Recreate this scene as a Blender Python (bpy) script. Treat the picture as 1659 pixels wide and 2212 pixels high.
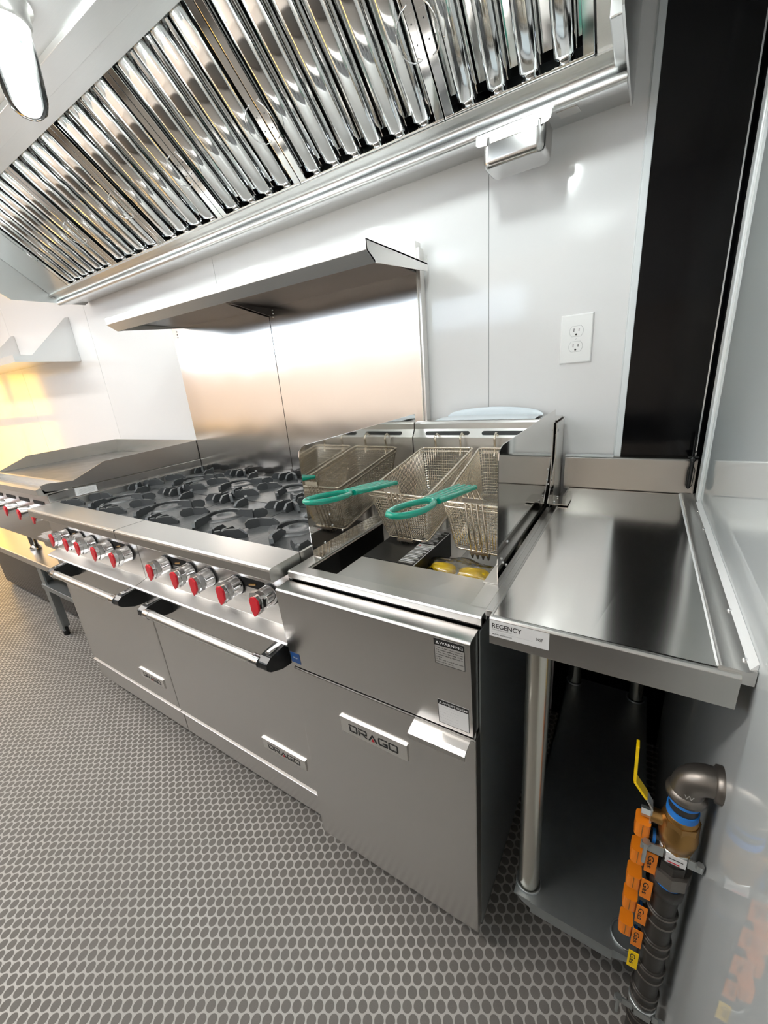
import bpy, math, random
from mathutils import Vector, Matrix
random.seed(7)
IN = 0.0254
sc = bpy.context.scene
COL = sc.collection
for o in list(bpy.data.objects): bpy.data.objects.remove(o)

# ---------------------------------------------------------------- camera
R0 = (0.84805776, 0.52365277, -0.08115306)
R1 = (0.09998648, -0.30852647, -0.94594615)
R2 = (-0.52038519, 0.79410276, -0.31400646)
CAM = Vector((7.54886, -52.33286, 49.43173))
cd = bpy.data.cameras.new('camera'); cam = bpy.data.objects.new('camera', cd); COL.objects.link(cam)
cd.sensor_fit = 'HORIZONTAL'; cd.sensor_width = 36.0; cd.lens = 36.0*867.35/1659.0
cd.clip_start = 0.01; cd.clip_end = 50
M = Matrix(((R0[0], -R1[0], -R2[0], CAM.x*IN), (R0[1], -R1[1], -R2[1], CAM.y*IN), (R0[2], -R1[2], -R2[2], CAM.z*IN), (0, 0, 0, 1)))
cam.matrix_world = M
sc.camera = cam
# ---------------------------------------------------------------- exposure, world
vs = sc.view_settings; vs.view_transform = 'Standard'; vs.look = 'None'; vs.gamma = 1.0; vs.exposure = 0.35
vs.use_curve_mapping = False
w = bpy.data.worlds.new('world'); sc.world = w; w.use_nodes = True
w.node_tree.nodes['Background'].inputs[0].default_value = (0.9, 0.95, 1.0, 1); w.node_tree.nodes['Background'].inputs[1].default_value = 0.4
JAR_E = 118.0      # jar lamp strength
PANEL_E = 16.0     # added light panels, unseen over the aisle
DAY_E = 3.6        # daylight through the serving window
WARM_E = 4.0      # warm light behind the far door panes

# ---------------------------------------------------------------- materials
MATS = {}
def nt(name):
    m = bpy.data.materials.new(name); m.use_nodes = True; MATS[name] = m
    t = m.node_tree; b = t.nodes['Principled BSDF']; return m, t, b
def simple(name, col, rough=0.5, metal=0.0, spec=0.5, noise=0.0, nscale=40, bump=0.0, coat=0.0):
    m, t, b = nt(name)
    b.inputs['Base Color'].default_value = (*col, 1); b.inputs['Roughness'].default_value = rough
    b.inputs['Metallic'].default_value = metal; b.inputs['Specular IOR Level'].default_value = spec
    b.inputs['Coat Weight'].default_value = coat; b.inputs['Coat Roughness'].default_value = 0.05
    if noise > 0 or bump > 0:
        tc = t.nodes.new('ShaderNodeTexCoord'); n = t.nodes.new('ShaderNodeTexNoise'); n.inputs['Scale'].default_value = nscale; n.inputs['Detail'].default_value = 4
        t.links.new(tc.outputs['Object'], n.inputs['Vector'])
        if noise > 0:
            mr = t.nodes.new('ShaderNodeMapRange'); mr.inputs['To Min'].default_value = max(0.02, rough-noise); mr.inputs['To Max'].default_value = rough+noise
            t.links.new(n.outputs['Fac'], mr.inputs['Value']); t.links.new(mr.outputs['Result'], b.inputs['Roughness'])
        if bump > 0:
            bp = t.nodes.new('ShaderNodeBump'); bp.inputs['Strength'].default_value = bump; bp.inputs['Distance'].default_value = 0.002
            t.links.new(n.outputs['Fac'], bp.inputs['Height']); t.links.new(bp.outputs['Normal'], b.inputs['Normal'])
    return m
def steel(name, col=(0.60, 0.585, 0.565), rough=0.27, stretch=(0.6, 40, 40), rv=0.05, bump=0.0, wave=0.0, aniso=0.0):
    """brushed or polished sheet: fine stretched grain, slow roughness drift, slight panel waviness"""
    m, t, b = nt(name)
    b.inputs['Metallic'].default_value = 1.0; b.inputs['Base Color'].default_value = (*col, 1)
    b.inputs['Anisotropic'].default_value = aniso
    tc = t.nodes.new('ShaderNodeTexCoord'); mp = t.nodes.new('ShaderNodeMapping'); mp.inputs['Scale'].default_value = stretch
    n = t.nodes.new('ShaderNodeTexNoise'); n.inputs['Scale'].default_value = 34; n.inputs['Detail'].default_value = 4
    t.links.new(tc.outputs['Object'], mp.inputs['Vector']); t.links.new(mp.outputs['Vector'], n.inputs['Vector'])
    mr = t.nodes.new('ShaderNodeMapRange'); mr.inputs['To Min'].default_value = max(0.02, rough-rv); mr.inputs['To Max'].default_value = rough+rv
    b.inputs['Roughness'].default_value = rough
    cm = t.nodes.new('ShaderNodeMix'); cm.data_type = 'RGBA'; cm.inputs[6].default_value = (*[c*(1-rv) for c in col], 1); cm.inputs[7].default_value = (*[min(1, c*(1+rv)) for c in col], 1)
    t.links.new(n.outputs['Fac'], cm.inputs[0]); t.links.new(cm.outputs[2], b.inputs['Base Color'])
    bp = t.nodes.new('ShaderNodeBump'); bp.inputs['Strength'].default_value = bump; bp.inputs['Distance'].default_value = 0.0006
    if bump > 0: t.links.new(n.outputs['Fac'], bp.inputs['Height'])
    last = bp
    if wave > 0:
        n2 = t.nodes.new('ShaderNodeTexNoise'); n2.inputs['Scale'].default_value = 4.0; n2.inputs['Detail'].default_value = 1
        t.links.new(tc.outputs['Object'], n2.inputs['Vector'])
        b2 = t.nodes.new('ShaderNodeBump'); b2.inputs['Strength'].default_value = wave; b2.inputs['Distance'].default_value = 0.02
        t.links.new(n2.outputs['Fac'], b2.inputs['Height']); t.links.new(bp.outputs['Normal'], b2.inputs['Normal']); last = b2
    t.links.new(last.outputs['Normal'], b.inputs['Normal'])
    return m
steel('brushed', col=(0.66, 0.645, 0.625), wave=0.07)
steel('brushed_vertical', col=(0.62, 0.63, 0.62), stretch=(40, 40, 0.6), rough=0.25, wave=0.1)
steel('ledge', col=(0.72, 0.71, 0.69), rough=0.32, wave=0.04)
steel('light_steel', col=(0.80, 0.78, 0.755), rough=0.34)
steel('backguard', col=(0.82, 0.785, 0.755), rough=0.17, wave=0.13, rv=0.02)
steel('shelf_steel', col=(0.88, 0.855, 0.83), rough=0.42)
steel('raw_dark', col=(0.13, 0.12, 0.115), rough=0.42)  # steel darkened to carry the shade and dark reflections under the raised shelf
steel('deck', col=(0.90, 0.87, 0.835), rough=0.14, stretch=(40, 0.6, 40), wave=0.14, rv=0.03)
steel('mirror', col=(0.80, 0.775, 0.74), rough=0.05, rv=0.01, bump=0.0, wave=0.06)
steel('filter', col=(0.86, 0.865, 0.86), rough=0.08, rv=0.03, bump=0.003, wave=0.22)
steel('hood', col=(0.76, 0.765, 0.76), rough=0.30, wave=0.04)
steel('galvanized', col=(0.40, 0.43, 0.44), rough=0.45, stretch=(2, 2, 2), rv=0.06)
steel('pipe_steel', col=(0.62, 0.60, 0.54), rough=0.22, stretch=(40, 40, 0.6))
simple('chrome', (0.75, 0.75, 0.76), 0.06, 1.0)
simple('wire', (0.80, 0.72, 0.60), 0.22, 1.0)
simple('wire_dark', (0.30, 0.25, 0.20), 0.3, 1.0)
simple('red', (0.62, 0.005, 0.02), 0.28, coat=0.5)
simple('black_plastic', (0.012, 0.013, 0.014), 0.25)
simple('black', (0.006, 0.006, 0.006), 0.5)
simple('dark_gap', (0.01, 0.009, 0.008), 0.8)
simple('black_gloss', (0.002, 0.002, 0.0025), 0.09, spec=0.25, noise=0.03, nscale=5)
simple('cast_iron', (0.075, 0.080, 0.084), 0.42, 0.35, noise=0.1, nscale=60, bump=0.25)
simple('cast_iron_grey', (0.115, 0.118, 0.12), 0.36, 0.4, noise=0.1, nscale=60, bump=0.2)
simple('black_iron', (0.055, 0.050, 0.045), 0.36, 0.55, noise=0.08, nscale=80, bump=0.15)
simple('elbow_iron', (0.22, 0.20, 0.18), 0.34, 0.8, noise=0.06, nscale=80, bump=0.15)
steel('backsplash_steel', col=(0.42, 0.40, 0.375), rough=0.24, wave=0.1)  # darker than the deck to imitate dark reflections on the backsplash
steel('cup_steel', col=(0.55, 0.54, 0.53), rough=0.2)
simple('brass', (0.42, 0.24, 0.08), 0.32, 0.9, noise=0.05)
simple('green_rubber', (0.0, 0.29, 0.20), 0.25, coat=0.3)
simple('white_plastic', (0.92, 0.91, 0.895), 0.3)
simple('trim_white', (0.82, 0.84, 0.85), 0.2)
simple('label_white', (0.74, 0.74, 0.74), 0.4)
simple('label_grey', (0.42, 0.41, 0.39), 0.35, 0.3)
simple('ink', (0.012, 0.012, 0.012), 0.4)
simple('blue_label', (0.01, 0.07, 0.25), 0.35)
simple('blue_tape', (0.02, 0.22, 0.72), 0.5)
simple('orange', (0.85, 0.23, 0.01), 0.35)
simple('yellow', (1.0, 0.66, 0.0), 0.4)
simple('zinc', (0.55, 0.58, 0.58), 0.35, 0.9)
simple('griddle_plate', (0.28, 0.27, 0.25), 0.35, 0.9, noise=0.15, nscale=12, bump=0.3)
simple('film_white', (0.80, 0.86, 0.90), 0.25)
simple('sealant', (0.75, 0.76, 0.76), 0.4)
simple('peach_panel', (0.78, 0.69, 0.62), 0.5)
simple('counter_base', (0.16, 0.15, 0.14), 0.5)
simple('box_black', (0.008, 0.008, 0.008), 0.35)
simple('paper', (0.4, 0.4, 0.4), 0.6)
simple('ceiling_white', (0.85, 0.86, 0.86), 0.35)
# fibreglass wall panel: white, glossy
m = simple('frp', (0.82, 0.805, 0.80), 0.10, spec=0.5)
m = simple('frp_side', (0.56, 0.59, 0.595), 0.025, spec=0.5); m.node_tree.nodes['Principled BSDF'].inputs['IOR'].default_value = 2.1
def emis(name, col, e):
    m, t, b = nt(name); b.inputs['Base Color'].default_value = (*col, 1)
    b.inputs['Emission Color'].default_value = (*col, 1); b.inputs['Emission Strength'].default_value = e
emis('lamp', (1.0, 0.985, 0.96), JAR_E); emis('panel_lamp', (1.0, 0.95, 0.90), PANEL_E)
emis('day_pane', (0.72, 0.86, 1.0), DAY_E); emis('warm_pane', (1.0, 0.58, 0.10), WARM_E)
def clear(name, col, rough, fac):
    m = bpy.data.materials.new(name); m.use_nodes = True; MATS[name] = m; t = m.node_tree; t.nodes.clear()
    o = t.nodes.new('ShaderNodeOutputMaterial'); mx = t.nodes.new('ShaderNodeMixShader'); a = t.nodes.new('ShaderNodeBsdfTransparent'); g = t.nodes.new('ShaderNodeBsdfGlossy')
    f = t.nodes.new('ShaderNodeFresnel'); f.inputs['IOR'].default_value = 1.45; mt = t.nodes.new('ShaderNodeMath'); mt.operation = 'ADD'; mt.inputs[1].default_value = fac; mt.use_clamp = True
    a.inputs[0].default_value = (*col, 1); g.inputs['Roughness'].default_value = rough
    t.links.new(f.outputs[0], mt.inputs[0]); t.links.new(mt.outputs[0], mx.inputs[0]); t.links.new(a.outputs[0], mx.inputs[1]); t.links.new(g.outputs[0], mx.inputs[2]); t.links.new(mx.outputs[0], o.inputs[0])
clear('glass', (0.93, 0.98, 0.99), 0.02, 0.02); clear('plastic_bag', (0.93, 0.93, 0.90), 0.12, 0.10)
# studded rubber floor
def floor_mat():
    m, t, b = nt('coin_floor'); N = t.nodes.new; L = t.links.new
    tc = N('ShaderNodeTexCoord')
    def lattice(ox, oy):
        a = N('ShaderNodeVectorMath'); a.operation = 'SUBTRACT'; a.inputs[1].default_value = (ox*IN, oy*IN, 0); L(tc.outputs['Object'], a.inputs[0])
        d = N('ShaderNodeVectorMath'); d.operation = 'DIVIDE'; d.inputs[1].default_value = (1.614*IN, 0.925*IN, 1); L(a.outputs[0], d.inputs[0])
        f = N('ShaderNodeVectorMath'); f.operation = 'FRACTION'; L(d.outputs[0], f.inputs[0])
        s = N('ShaderNodeVectorMath'); s.operation = 'SUBTRACT'; s.inputs[1].default_value = (0.5, 0.5, 0); L(f.outputs[0], s.inputs[0])
        k = N('ShaderNodeVectorMath'); k.operation = 'MULTIPLY'; k.inputs[1].default_value = (1.614, 0.925, 0); L(s.outputs[0], k.inputs[0])
        l = N('ShaderNodeVectorMath'); l.operation = 'LENGTH'; L(k.outputs[0], l.inputs[0]); return l.outputs['Value']
    d1 = lattice(-29.88-0.807, -52.33-0.4625); d2 = lattice(-29.88, -52.33)
    mn = N('ShaderNodeMath'); mn.operation = 'MINIMUM'; L(d1, mn.inputs[0]); L(d2, mn.inputs[1])
    mr = N('ShaderNodeMapRange'); mr.interpolation_type = 'SMOOTHSTEP'; mr.inputs['From Min'].default_value = 0.37; mr.inputs['From Max'].default_value = 0.415; mr.inputs['To Min'].default_value = 1; mr.inputs['To Max'].default_value = 0
    L(mn.outputs[0], mr.inputs['Value'])
    n = N('ShaderNodeTexNoise'); n.inputs['Scale'].default_value = 900; n.inputs['Detail'].default_value = 3; L(tc.outputs['Object'], n.inputs['Vector'])
    cr = N('ShaderNodeMix'); cr.data_type = 'RGBA'; cr.inputs[6].default_value = (0.11, 0.102, 0.093, 1); cr.inputs[7].default_value = (0.185, 0.172, 0.157, 1); L(n.outputs['Fac'], cr.inputs[0])
    mx = N('ShaderNodeMix'); mx.data_type = 'RGBA'; L(mr.outputs['Result'], mx.inputs[0]); mx.inputs[6].default_value = (0.40, 0.385, 0.36, 1); L(cr.outputs[2], mx.inputs[7])  # groove colour lightened to stand for light reflected off the smooth rubber
    L(mx.outputs[2], b.inputs['Base Color'])
    rr = N('ShaderNodeMapRange'); b.inputs['IOR'].default_value = 1.45; rr.inputs['To Min'].default_value = 0.28; rr.inputs['To Max'].default_value = 0.65; L(mr.outputs['Result'], rr.inputs['Value']); L(rr.outputs['Result'], b.inputs['Roughness'])
    bp = N('ShaderNodeBump'); bp.inputs['Strength'].default_value = 0.5; bp.inputs['Distance'].default_value = 0.0008; L(mr.outputs['Result'], bp.inputs['Height']); L(bp.outputs['Normal'], b.inputs['Normal'])
floor_mat()

# ---------------------------------------------------------------- mesh builder (all coordinates in inches)
class MB:
    def __init__(s): s.v = []; s.f = []; s.m = []; s.sm = []; s.mats = []
    def mi(s, mat):
        if mat not in s.mats: s.mats.append(mat)
        return s.mats.index(mat)
    def add(s, vs, fs, mat, smooth=False):
        o = len(s.v); s.v += [tuple(v) for v in vs]; i = s.mi(mat)
        for f in fs: s.f.append([o+k for k in f]); s.m.append(i); s.sm.append(smooth)
    def box(s, x0, x1, y0, y1, z0, z1, mat):
        vs = [(x, y, z) for x in (x0, x1) for y in (y0, y1) for z in (z0, z1)]
        s.add(vs, [(0, 1, 3, 2), (4, 6, 7, 5), (0, 4, 5, 1), (2, 3, 7, 6), (0, 2, 6, 4), (1, 5, 7, 3)], mat)
    def hexa(s, b, t, mat):   # two quads bottom / top
        s.add(list(b)+list(t), [(3, 2, 1, 0), (4, 5, 6, 7), (0, 1, 5, 4), (1, 2, 6, 5), (2, 3, 7, 6), (3, 0, 4, 7)], mat)
    def prism(s, poly, ax, a0, a1, mat, smooth=False):
        def P(u, v, a): return (a, u, v) if ax == 'x' else ((u, a, v) if ax == 'y' else (u, v, a))
        n = len(poly); vs = [P(u, v, a0) for u, v in poly]+[P(u, v, a1) for u, v in poly]
        s.add(vs, [list(range(n-1, -1, -1)), list(range(n, 2*n))], mat)
        s.add(vs, [(i, (i+1) % n, n+(i+1) % n, n+i) for i in range(n)], mat, smooth)
    def quad(s, a, b, c, d, mat): s.add([a, b, c, d], [(0, 1, 2, 3)], mat)
    def plate(s, poly, nrm, th, mat):   # 3D polygon given thickness along nrm
        nrm = Vector(nrm).normalized()*th; n = len(poly)
        vs = [Vector(p) for p in poly]; vs += [v+nrm for v in vs]
        s.add(vs, [list(range(n-1, -1, -1)), list(range(n, 2*n))]+[(i, (i+1) % n, n+(i+1) % n, n+i) for i in range(n)], mat)
    def ring(s, c, ax, r, n, e1=None, ph=0):
        ax = Vector(ax).normalized()
        e1 = Vector(e1) if e1 is not None else (ax.orthogonal())
        e1 = (e1-ax*e1.dot(ax)).normalized(); e2 = ax.cross(e1)
        return [Vector(c)+e1*r*math.cos(2*math.pi*(i+ph)/n)+e2*r*math.sin(2*math.pi*(i+ph)/n) for i in range(n)], e1
    def cyl(s, p0, p1, r, mat, n=20, r1=None, caps=True, smooth=True, ph=0):
        r1 = r if r1 is None else r1; ax = Vector(p1)-Vector(p0)
        a, e = s.ring(p0, ax, r, n, ph=ph); b, _ = s.ring(p1, ax, r1, n, e, ph=ph)
        s.add(a+b, [(i, (i+1) % n, n+(i+1) % n, n+i) for i in range(n)], mat, smooth)
        if caps: s.add(a+b, [list(range(n-1, -1, -1)), list(range(n, 2*n))], mat)
    def tube(s, pts, r, mat, n=8, closed=False, caps=True, flat=None):
        pts = [Vector(p) for p in pts]; N = len(pts); rings = []; e = None
        for i, p in enumerate(pts):
            a = pts[i-1] if (i > 0 or closed) else p; b = pts[(i+1) % N] if (i < N-1 or closed) else p
            t = (b-a); t = t.normalized() if t.length > 1e-9 else Vector((0, 0, 1))
            rr = r[i] if isinstance(r, (list, tuple)) else r
            k = 1.0
            if 0 < i < N-1 or closed:
                d1 = (p-a).normalized(); d2 = (b-p).normalized(); c = max(0.3, math.sqrt(max(0, (1+d1.dot(d2))/2))); k = 1/c if n <= 4 else 1.0
            if e is None: e = t.orthogonal()
            rg, e = s.ring(p, t, rr*k, n, e, ph=0.5 if n == 4 else 0)
            rings.append(rg)
        vs = [v for rg in rings for v in rg]; fs = []
        M_ = N if closed else N-1
        for j in range(M_):
            for i in range(n):
                a = j*n+i; b = j*n+(i+1) % n; c = ((j+1) % N)*n+(i+1) % n; d = ((j+1) % N)*n+i; fs.append((a, b, c, d))
        s.add(vs, fs, mat, n > 4)
        if caps and not closed: s.add(rings[0]+rings[-1], [list(range(n-1, -1, -1)), list(range(n, 2*n))], mat)
    def lathe(s, c, ax, prof, mat, n=28, e1=None, caps=True):   # prof: (r, h) list
        ax = Vector(ax).normalized(); rings = []; e = e1
        for r, h in prof:
            rg, e = s.ring(Vector(c)+ax*h, ax, max(r, 1e-4), n, e); rings.append(rg)
        vs = [v for rg in rings for v in rg]; fs = []
        for j in range(len(prof)-1):
            for i in range(n): fs.append((j*n+i, j*n+(i+1) % n, (j+1)*n+(i+1) % n, (j+1)*n+i))
        s.add(vs, fs, mat, True)
        if caps: s.add(rings[0]+rings[-1], [list(range(n-1, -1, -1)), list(range(n, 2*n))], mat)
    def blob(s, c, r, mat, n=16, m=10, fn=None):
        vs = []; fs = []
        for j in range(m+1):
            th = math.pi*j/m
            for i in range(n):
                ph = 2*math.pi*i/n; d = Vector((math.sin(th)*math.cos(ph), math.sin(th)*math.sin(ph), math.cos(th)))
                k = fn(d) if fn else 1.0
                vs.append((c[0]+d.x*r[0]*k, c[1]+d.y*r[1]*k, c[2]+d.z*r[2]*k))
        for j in range(m):
            for i in range(n): fs.append((j*n+i, (j+1)*n+i, (j+1)*n+(i+1) % n, j*n+(i+1) % n))
        s.add(vs, fs, mat, True)
    def text(s, string, org, ex, ey, h, mat, width=None, extrude=0.004, bold=0.0, space=1.0):
        """flat lettering: org = lower left, ex / ey = unit directions, h = cap height"""
        c = bpy.data.curves.new('t', 'FONT'); c.body = string; c.size = 1.0; c.offset = bold; c.space_character = space; c.resolution_u = 3
        o = bpy.data.objects.new('t', c); COL.objects.link(o); bpy.context.view_layer.update()
        me = o.to_mesh(); vs = [v.co.copy() for v in me.vertices]; fs = [list(p.vertices) for p in me.polygons]; o.to_mesh_clear()
        COL.objects.unlink(o); bpy.data.objects.remove(o); bpy.data.curves.remove(c)
        if not vs: return
        xs = [v.x for v in vs]; x0 = min(xs); W_ = max(xs)-x0; H_ = 0.70
        sx = (width/W_) if width else h/H_; sy = h/H_
        ex = Vector(ex).normalized(); ey = Vector(ey).normalized(); nn = ex.cross(ey)
        pts = [Vector(org)+ex*((v.x-x0)*sx)+ey*(v.y*sy)+nn*extrude for v in vs]
        s.add(pts, fs, mat)
    def build(s, name, parent=None, org=None, bevel=0.0, flip=False, **kw):
        if org is None: org = parent_org(parent) if parent else (0, 0, 0)
        me = bpy.data.meshes.new(name)
        me.from_pydata([((v[0]-org[0])*IN, (v[1]-org[1])*IN, (v[2]-org[2])*IN) for v in s.v], [], s.f)
        for k in s.mats: me.materials.append(MATS[k])
        me.polygons.foreach_set('material_index', s.m); me.polygons.foreach_set('use_smooth', s.sm)
        me.update()
        o = bpy.data.objects.new(name, me); COL.objects.link(o)
        if parent is not None:
            o.parent = parent
        else: o.location = [c*IN for c in org]
        ORG[o.name] = tuple(org)
        if bevel > 0:
            b = o.modifiers.new('bevel', 'BEVEL'); b.width = bevel*IN; b.segments = 2; b.limit_method = 'ANGLE'; b.angle_limit = math.radians(35); b.harden_normals = False
        for k, v in kw.items(): o[k] = v
        return o
ORG = {}
def parent_org(p): return ORG[p.name]
def thing(name, org, label, cat, group=None):
    o = bpy.data.objects.new(name, None); COL.objects.link(o); o.location = [c*IN for c in org]; o.empty_display_size = 0.05
    ORG[o.name] = tuple(org); o['label'] = label; o['category'] = cat
    if group: o['group'] = group
    return o
def tag(o, label, cat, group=None):
    o['label'] = label; o['category'] = cat
    if group: o['group'] = group
    return o
def struct(name, mb, bevel=0.0, label=None):
    o = mb.build(name, bevel=bevel); o['kind'] = 'structure'
    if label: o['label'] = label
    return o
def B(fn, *a):
    mb = MB(); fn(mb, *a); return mb

# ================================================================ SETTING
XR = 13.25      # right wall plane
XL = -232.0; YF = -86.0; ZC = 92.0
mb = MB(); mb.quad((XL-4, YF-4, 0), (XR+4, YF-4, 0), (XR+4, 4, 0), (XL-4, 4, 0), 'coin_floor'); mb.box(XL-4, XR+4, YF-4, 4, -3, -0.02, 'black')
struct('floor', mb)
mb = MB(); mb.box(XL-2, XR+2, YF-2, 2, ZC, ZC+2, 'ceiling_white'); struct('ceiling', mb)
# back wall: white panels, 48 inch module, thin joints
mb = MB(); s0 = -9.29; joints = [s0-48*k for k in range(0, 5)]
edges = [XL-2]+sorted(joints)+[5.45]
for a, b in zip(edges[:-1], edges[1:]):
    mb.box(a+0.05, b-0.05, 0, 1.0, 0, ZC, 'frp')
mb.box(XL-2, 5.9, 0.06, 1.2, 0, ZC, 'paper')
struct('wall_back', mb)
mb = MB(); mb.box(5.9, XR+1.2, 0.0, 1.2, 0, ZC, 'black_gloss'); struct('wall_back_black_panel', mb, label='glossy black panel filling the back wall beside the corner').name = 'wall_black'
mb = MB(); mb.box(5.35, 5.95, -0.35, 0.5, 38.95, ZC, 'trim_white'); mb.box(5.2, 5.35, -0.12, 0.4, 38.95, ZC, 'sealant'); struct('trim_1', mb, bevel=0.06)
mb = MB(); mb.box(0.4, XR, -0.25, 0.0, 0, 34.2, 'black_gloss'); struct('trim_4', mb)  # black sheet added to supply the shade under the worktable
# right wall
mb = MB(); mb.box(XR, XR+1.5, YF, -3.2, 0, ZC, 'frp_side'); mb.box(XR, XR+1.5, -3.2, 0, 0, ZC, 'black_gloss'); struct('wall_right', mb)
mb = MB(); mb.box(XR-0.22, XR+0.2, -4.2, -2.3, 35.35, ZC, 'trim_white'); mb.box(XR-0.12, XR+0.2, -4.35, -4.0, 35.35, ZC, 'sealant'); struct('trim_2', mb, bevel=0.12)
mb = MB(); mb.box(12.66, 12.78, -0.14, 0.0, 39.2, ZC, 'chrome'); struct('trim_3', mb)
# left end wall with glazed door (warm light behind it)
mb = MB()
mb.box(XL-2, XL, YF, -33, 0, ZC, 'frp'); mb.box(XL-2, XL, -33, 0, 70, ZC, 'frp'); mb.box(XL-2, XL, -33, 0, 0, 8, 'frp'); struct('wall_left', mb)
mb = MB()
for y0, y1 in ((-33, -31), (-19.5, -17.5), (-3, 0)): mb.box(XL-1.5, XL+0.5, y0, y1, 8, 70, 'peach_panel')
for z0, z1 in ((8, 12), (43, 46.5), (67, 70)):
    mb.box(XL-1.5, XL+0.45, -33, 0, z0, z1, 'peach_panel')
d1 = struct('door_1', mb, bevel=0.1)
mb = MB(); mb.box(XL-1.0, XL-0.6, -33, 0, 8, 70, 'warm_pane'); mb.build('window_pane', parent=d1, org=(0, 0, 0))
# opposite wall with serving window (daylight)
mb = MB()
mb.box(XL, XR, YF-2, YF, 0, 36, 'peach_panel'); mb.box(XL, XR, YF-2, YF, 36, 62.5, 'peach_panel'); mb.box(XL, XR, YF-2, YF, 74, ZC, 'frp')
mb.box(XL, -200, YF-2, YF, 62.5, 74, 'frp'); mb.box(-24, XR, YF-2, YF, 62.5, 74, 'frp'); struct('wall_front', mb)
mb = MB()
for x in (-200, -156, -112, -68, -26): mb.box(x, x+2, YF-1.2, YF+0.4, 62.5, 74, 'ledge')
mb.box(-200, -24, YF-1.2, YF+0.4, 62.5, 63.5, 'ledge'); mb.box(-200, -24, YF-1.2, YF+0.4, 73, 74, 'ledge')
w1 = struct('window_1', mb)
mb = MB(); mb.box(-200, -24, YF-0.9, YF-0.6, 62.5, 74, 'day_pane'); mb.build('window_pane', parent=w1, org=(0, 0, 0))
pc = thing('prep_counter', (-90, -79, 0), 'long prep counter along the wall behind the photographer', 'counter')
mb = MB(); mb.box(-200, 10, -84.5, -72, 5, 34.5, 'counter_base'); mb.build('cabinet_base', pc)
mb = MB(); mb.box(-200, 10, YF+0.1, -71, 34.5, 36, 'ledge'); mb.build('countertop', pc, bevel=0.1)
for x in (-195, -90, 5):
    mb = MB(); mb.box(x-1, x+1, -80, -74, 0, 5, 'black_plastic'); mb.build('foot', pc)
# added light panels over the aisle, out of view, lighting floor and fronts
for i, x in enumerate((-42, -88, -134, -180)):
    t = thing('ceiling_light', (x, -66, ZC), ['long ceiling light panel over the aisle nearest the side wall', 'second long ceiling light panel over the aisle', 'third long ceiling light panel over the aisle', 'long ceiling light panel over the aisle nearest the far door'][i], 'ceiling light', 'light panels over the aisle')
    mb = MB(); mb.box(x-21, x+21, -72, -60, ZC-1.2, ZC, 'trim_white'); mb.build('frame', t)
    mb = MB(); mb.box(x-19.5, x+19.5, -70.8, -61.2, ZC-1.3, ZC-1.1, 'panel_lamp'); mb.build('diffuser', t)

# ================================================================ HOOD
HX0, HX1 = -102.0, 3.9
hood = thing('exhaust_hood', (-49, 0, 70), 'stainless wall canopy exhaust hood above the cooking line', 'exhaust hood')
mb = MB()
mb.prism([(0, 71.5), (-6.1, 70.2), (-6.45, 70.28), (-6.5, 70.85), (-6.25, 71.1), (-6.1, 71.15), (-6.7, 71.75), (-7.35, 71.95), (-7.35, 72.1), (-5.5, 72.3), (-0.2, 72.3)], 'x', HX0, HX1, 'hood', True)
mb.build('grease_trough', hood)
mb = MB(); mb.box(HX0, HX1, -0.35, 0.0, 72.2, ZC, 'hood'); mb.box(HX0, HX1, -20.0, -0.3, 83.6, 84, 'hood')
mb.build('plenum', hood)
mb = MB()
mb.box(HX0, HX1, -21.9, -19.6, 82.5, 82.75, 'hood')
mb.prism([(-21.9, 82.5), (-22.05, 82.1), (-24.45, 82.1), (-24.6, 82.5), (-24.6, 82.75), (-21.9, 82.75)], 'x', HX0, HX1, 'hood')
mb.box(HX0, HX1, -43.5, -24.6, 82.5, 82.75, 'hood')
mb.build('hood_ceiling', hood, bevel=0.04)
mb = MB(); mb.prism([(-43.5, 82.5), (-47.5, 76), (-47.5, 72), (-47.0, 72), (-46.8, 76.2), (-43.2, 82.2)], 'x', HX0, HX1, 'hood')
mb.prism([(-47.0, 72), (-45.4, 72), (-45.4, 72.3), (-47.0, 72.3)], 'x', HX0, HX1, 'hood'); mb.build('front_panel', hood)
prof = [(0, 71.5), (-1.0, 70.7), (-14.5, 70.5), (-17.5, 72.6), (-43.0, 72.6), (-47.5, 72.6), (-47.5, 76), (-43.5, 82.7), (0, 82.7)]
for x0, x1 in ((HX0-0.15, HX0), (HX1, HX1+0.15)):
    mb = MB(); mb.prism(prof, 'x', x0, x1, 'hood'); mb.build('end_panel', hood)
mb = MB()   # inner end fillers beside the filters
fA = Vector((0, -7.5, 72.2)); fB = Vector((0, -20.0, 83.0)); fu = (fB-fA).normalized(); fn_ = Vector((0, -fu.z, fu.y)); fn_ = -fn_ if fn_.z > 0 else fn_
FL = (fB-fA).length
def FP(x, v, w_): p = fA+fu*v+fn_*w_; return (x, p.y, p.z)
def fbox(mb, x0, x1, v0, v1, w0, w1, mat):
    mb.hexa([FP(x0, v0, w0), FP(x1, v0, w0), FP(x1, v1, w0), FP(x0, v1, w0)], [FP(x0, v0, w1), FP(x1, v0, w1), FP(x1, v1, w1), FP(x0, v1, w1)], mat)
fbox(mb, HX0+0.1, -92.7, -0.1, FL+0.6, -0.3, 0.0, 'hood'); fbox(mb, 1.75, 3.8, -0.1, FL+0.6, -0.3, 0.0, 'light_steel')
fbox(mb, HX0+0.1, 3.8, -0.45, -0.02, -0.5, 0.35, 'hood'); fbox(mb, HX0+0.1, 3.8, FL+0.02, FL+0.5, -0.5, 0.2, 'hood')
mb.build('filter_rail', hood)
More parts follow.
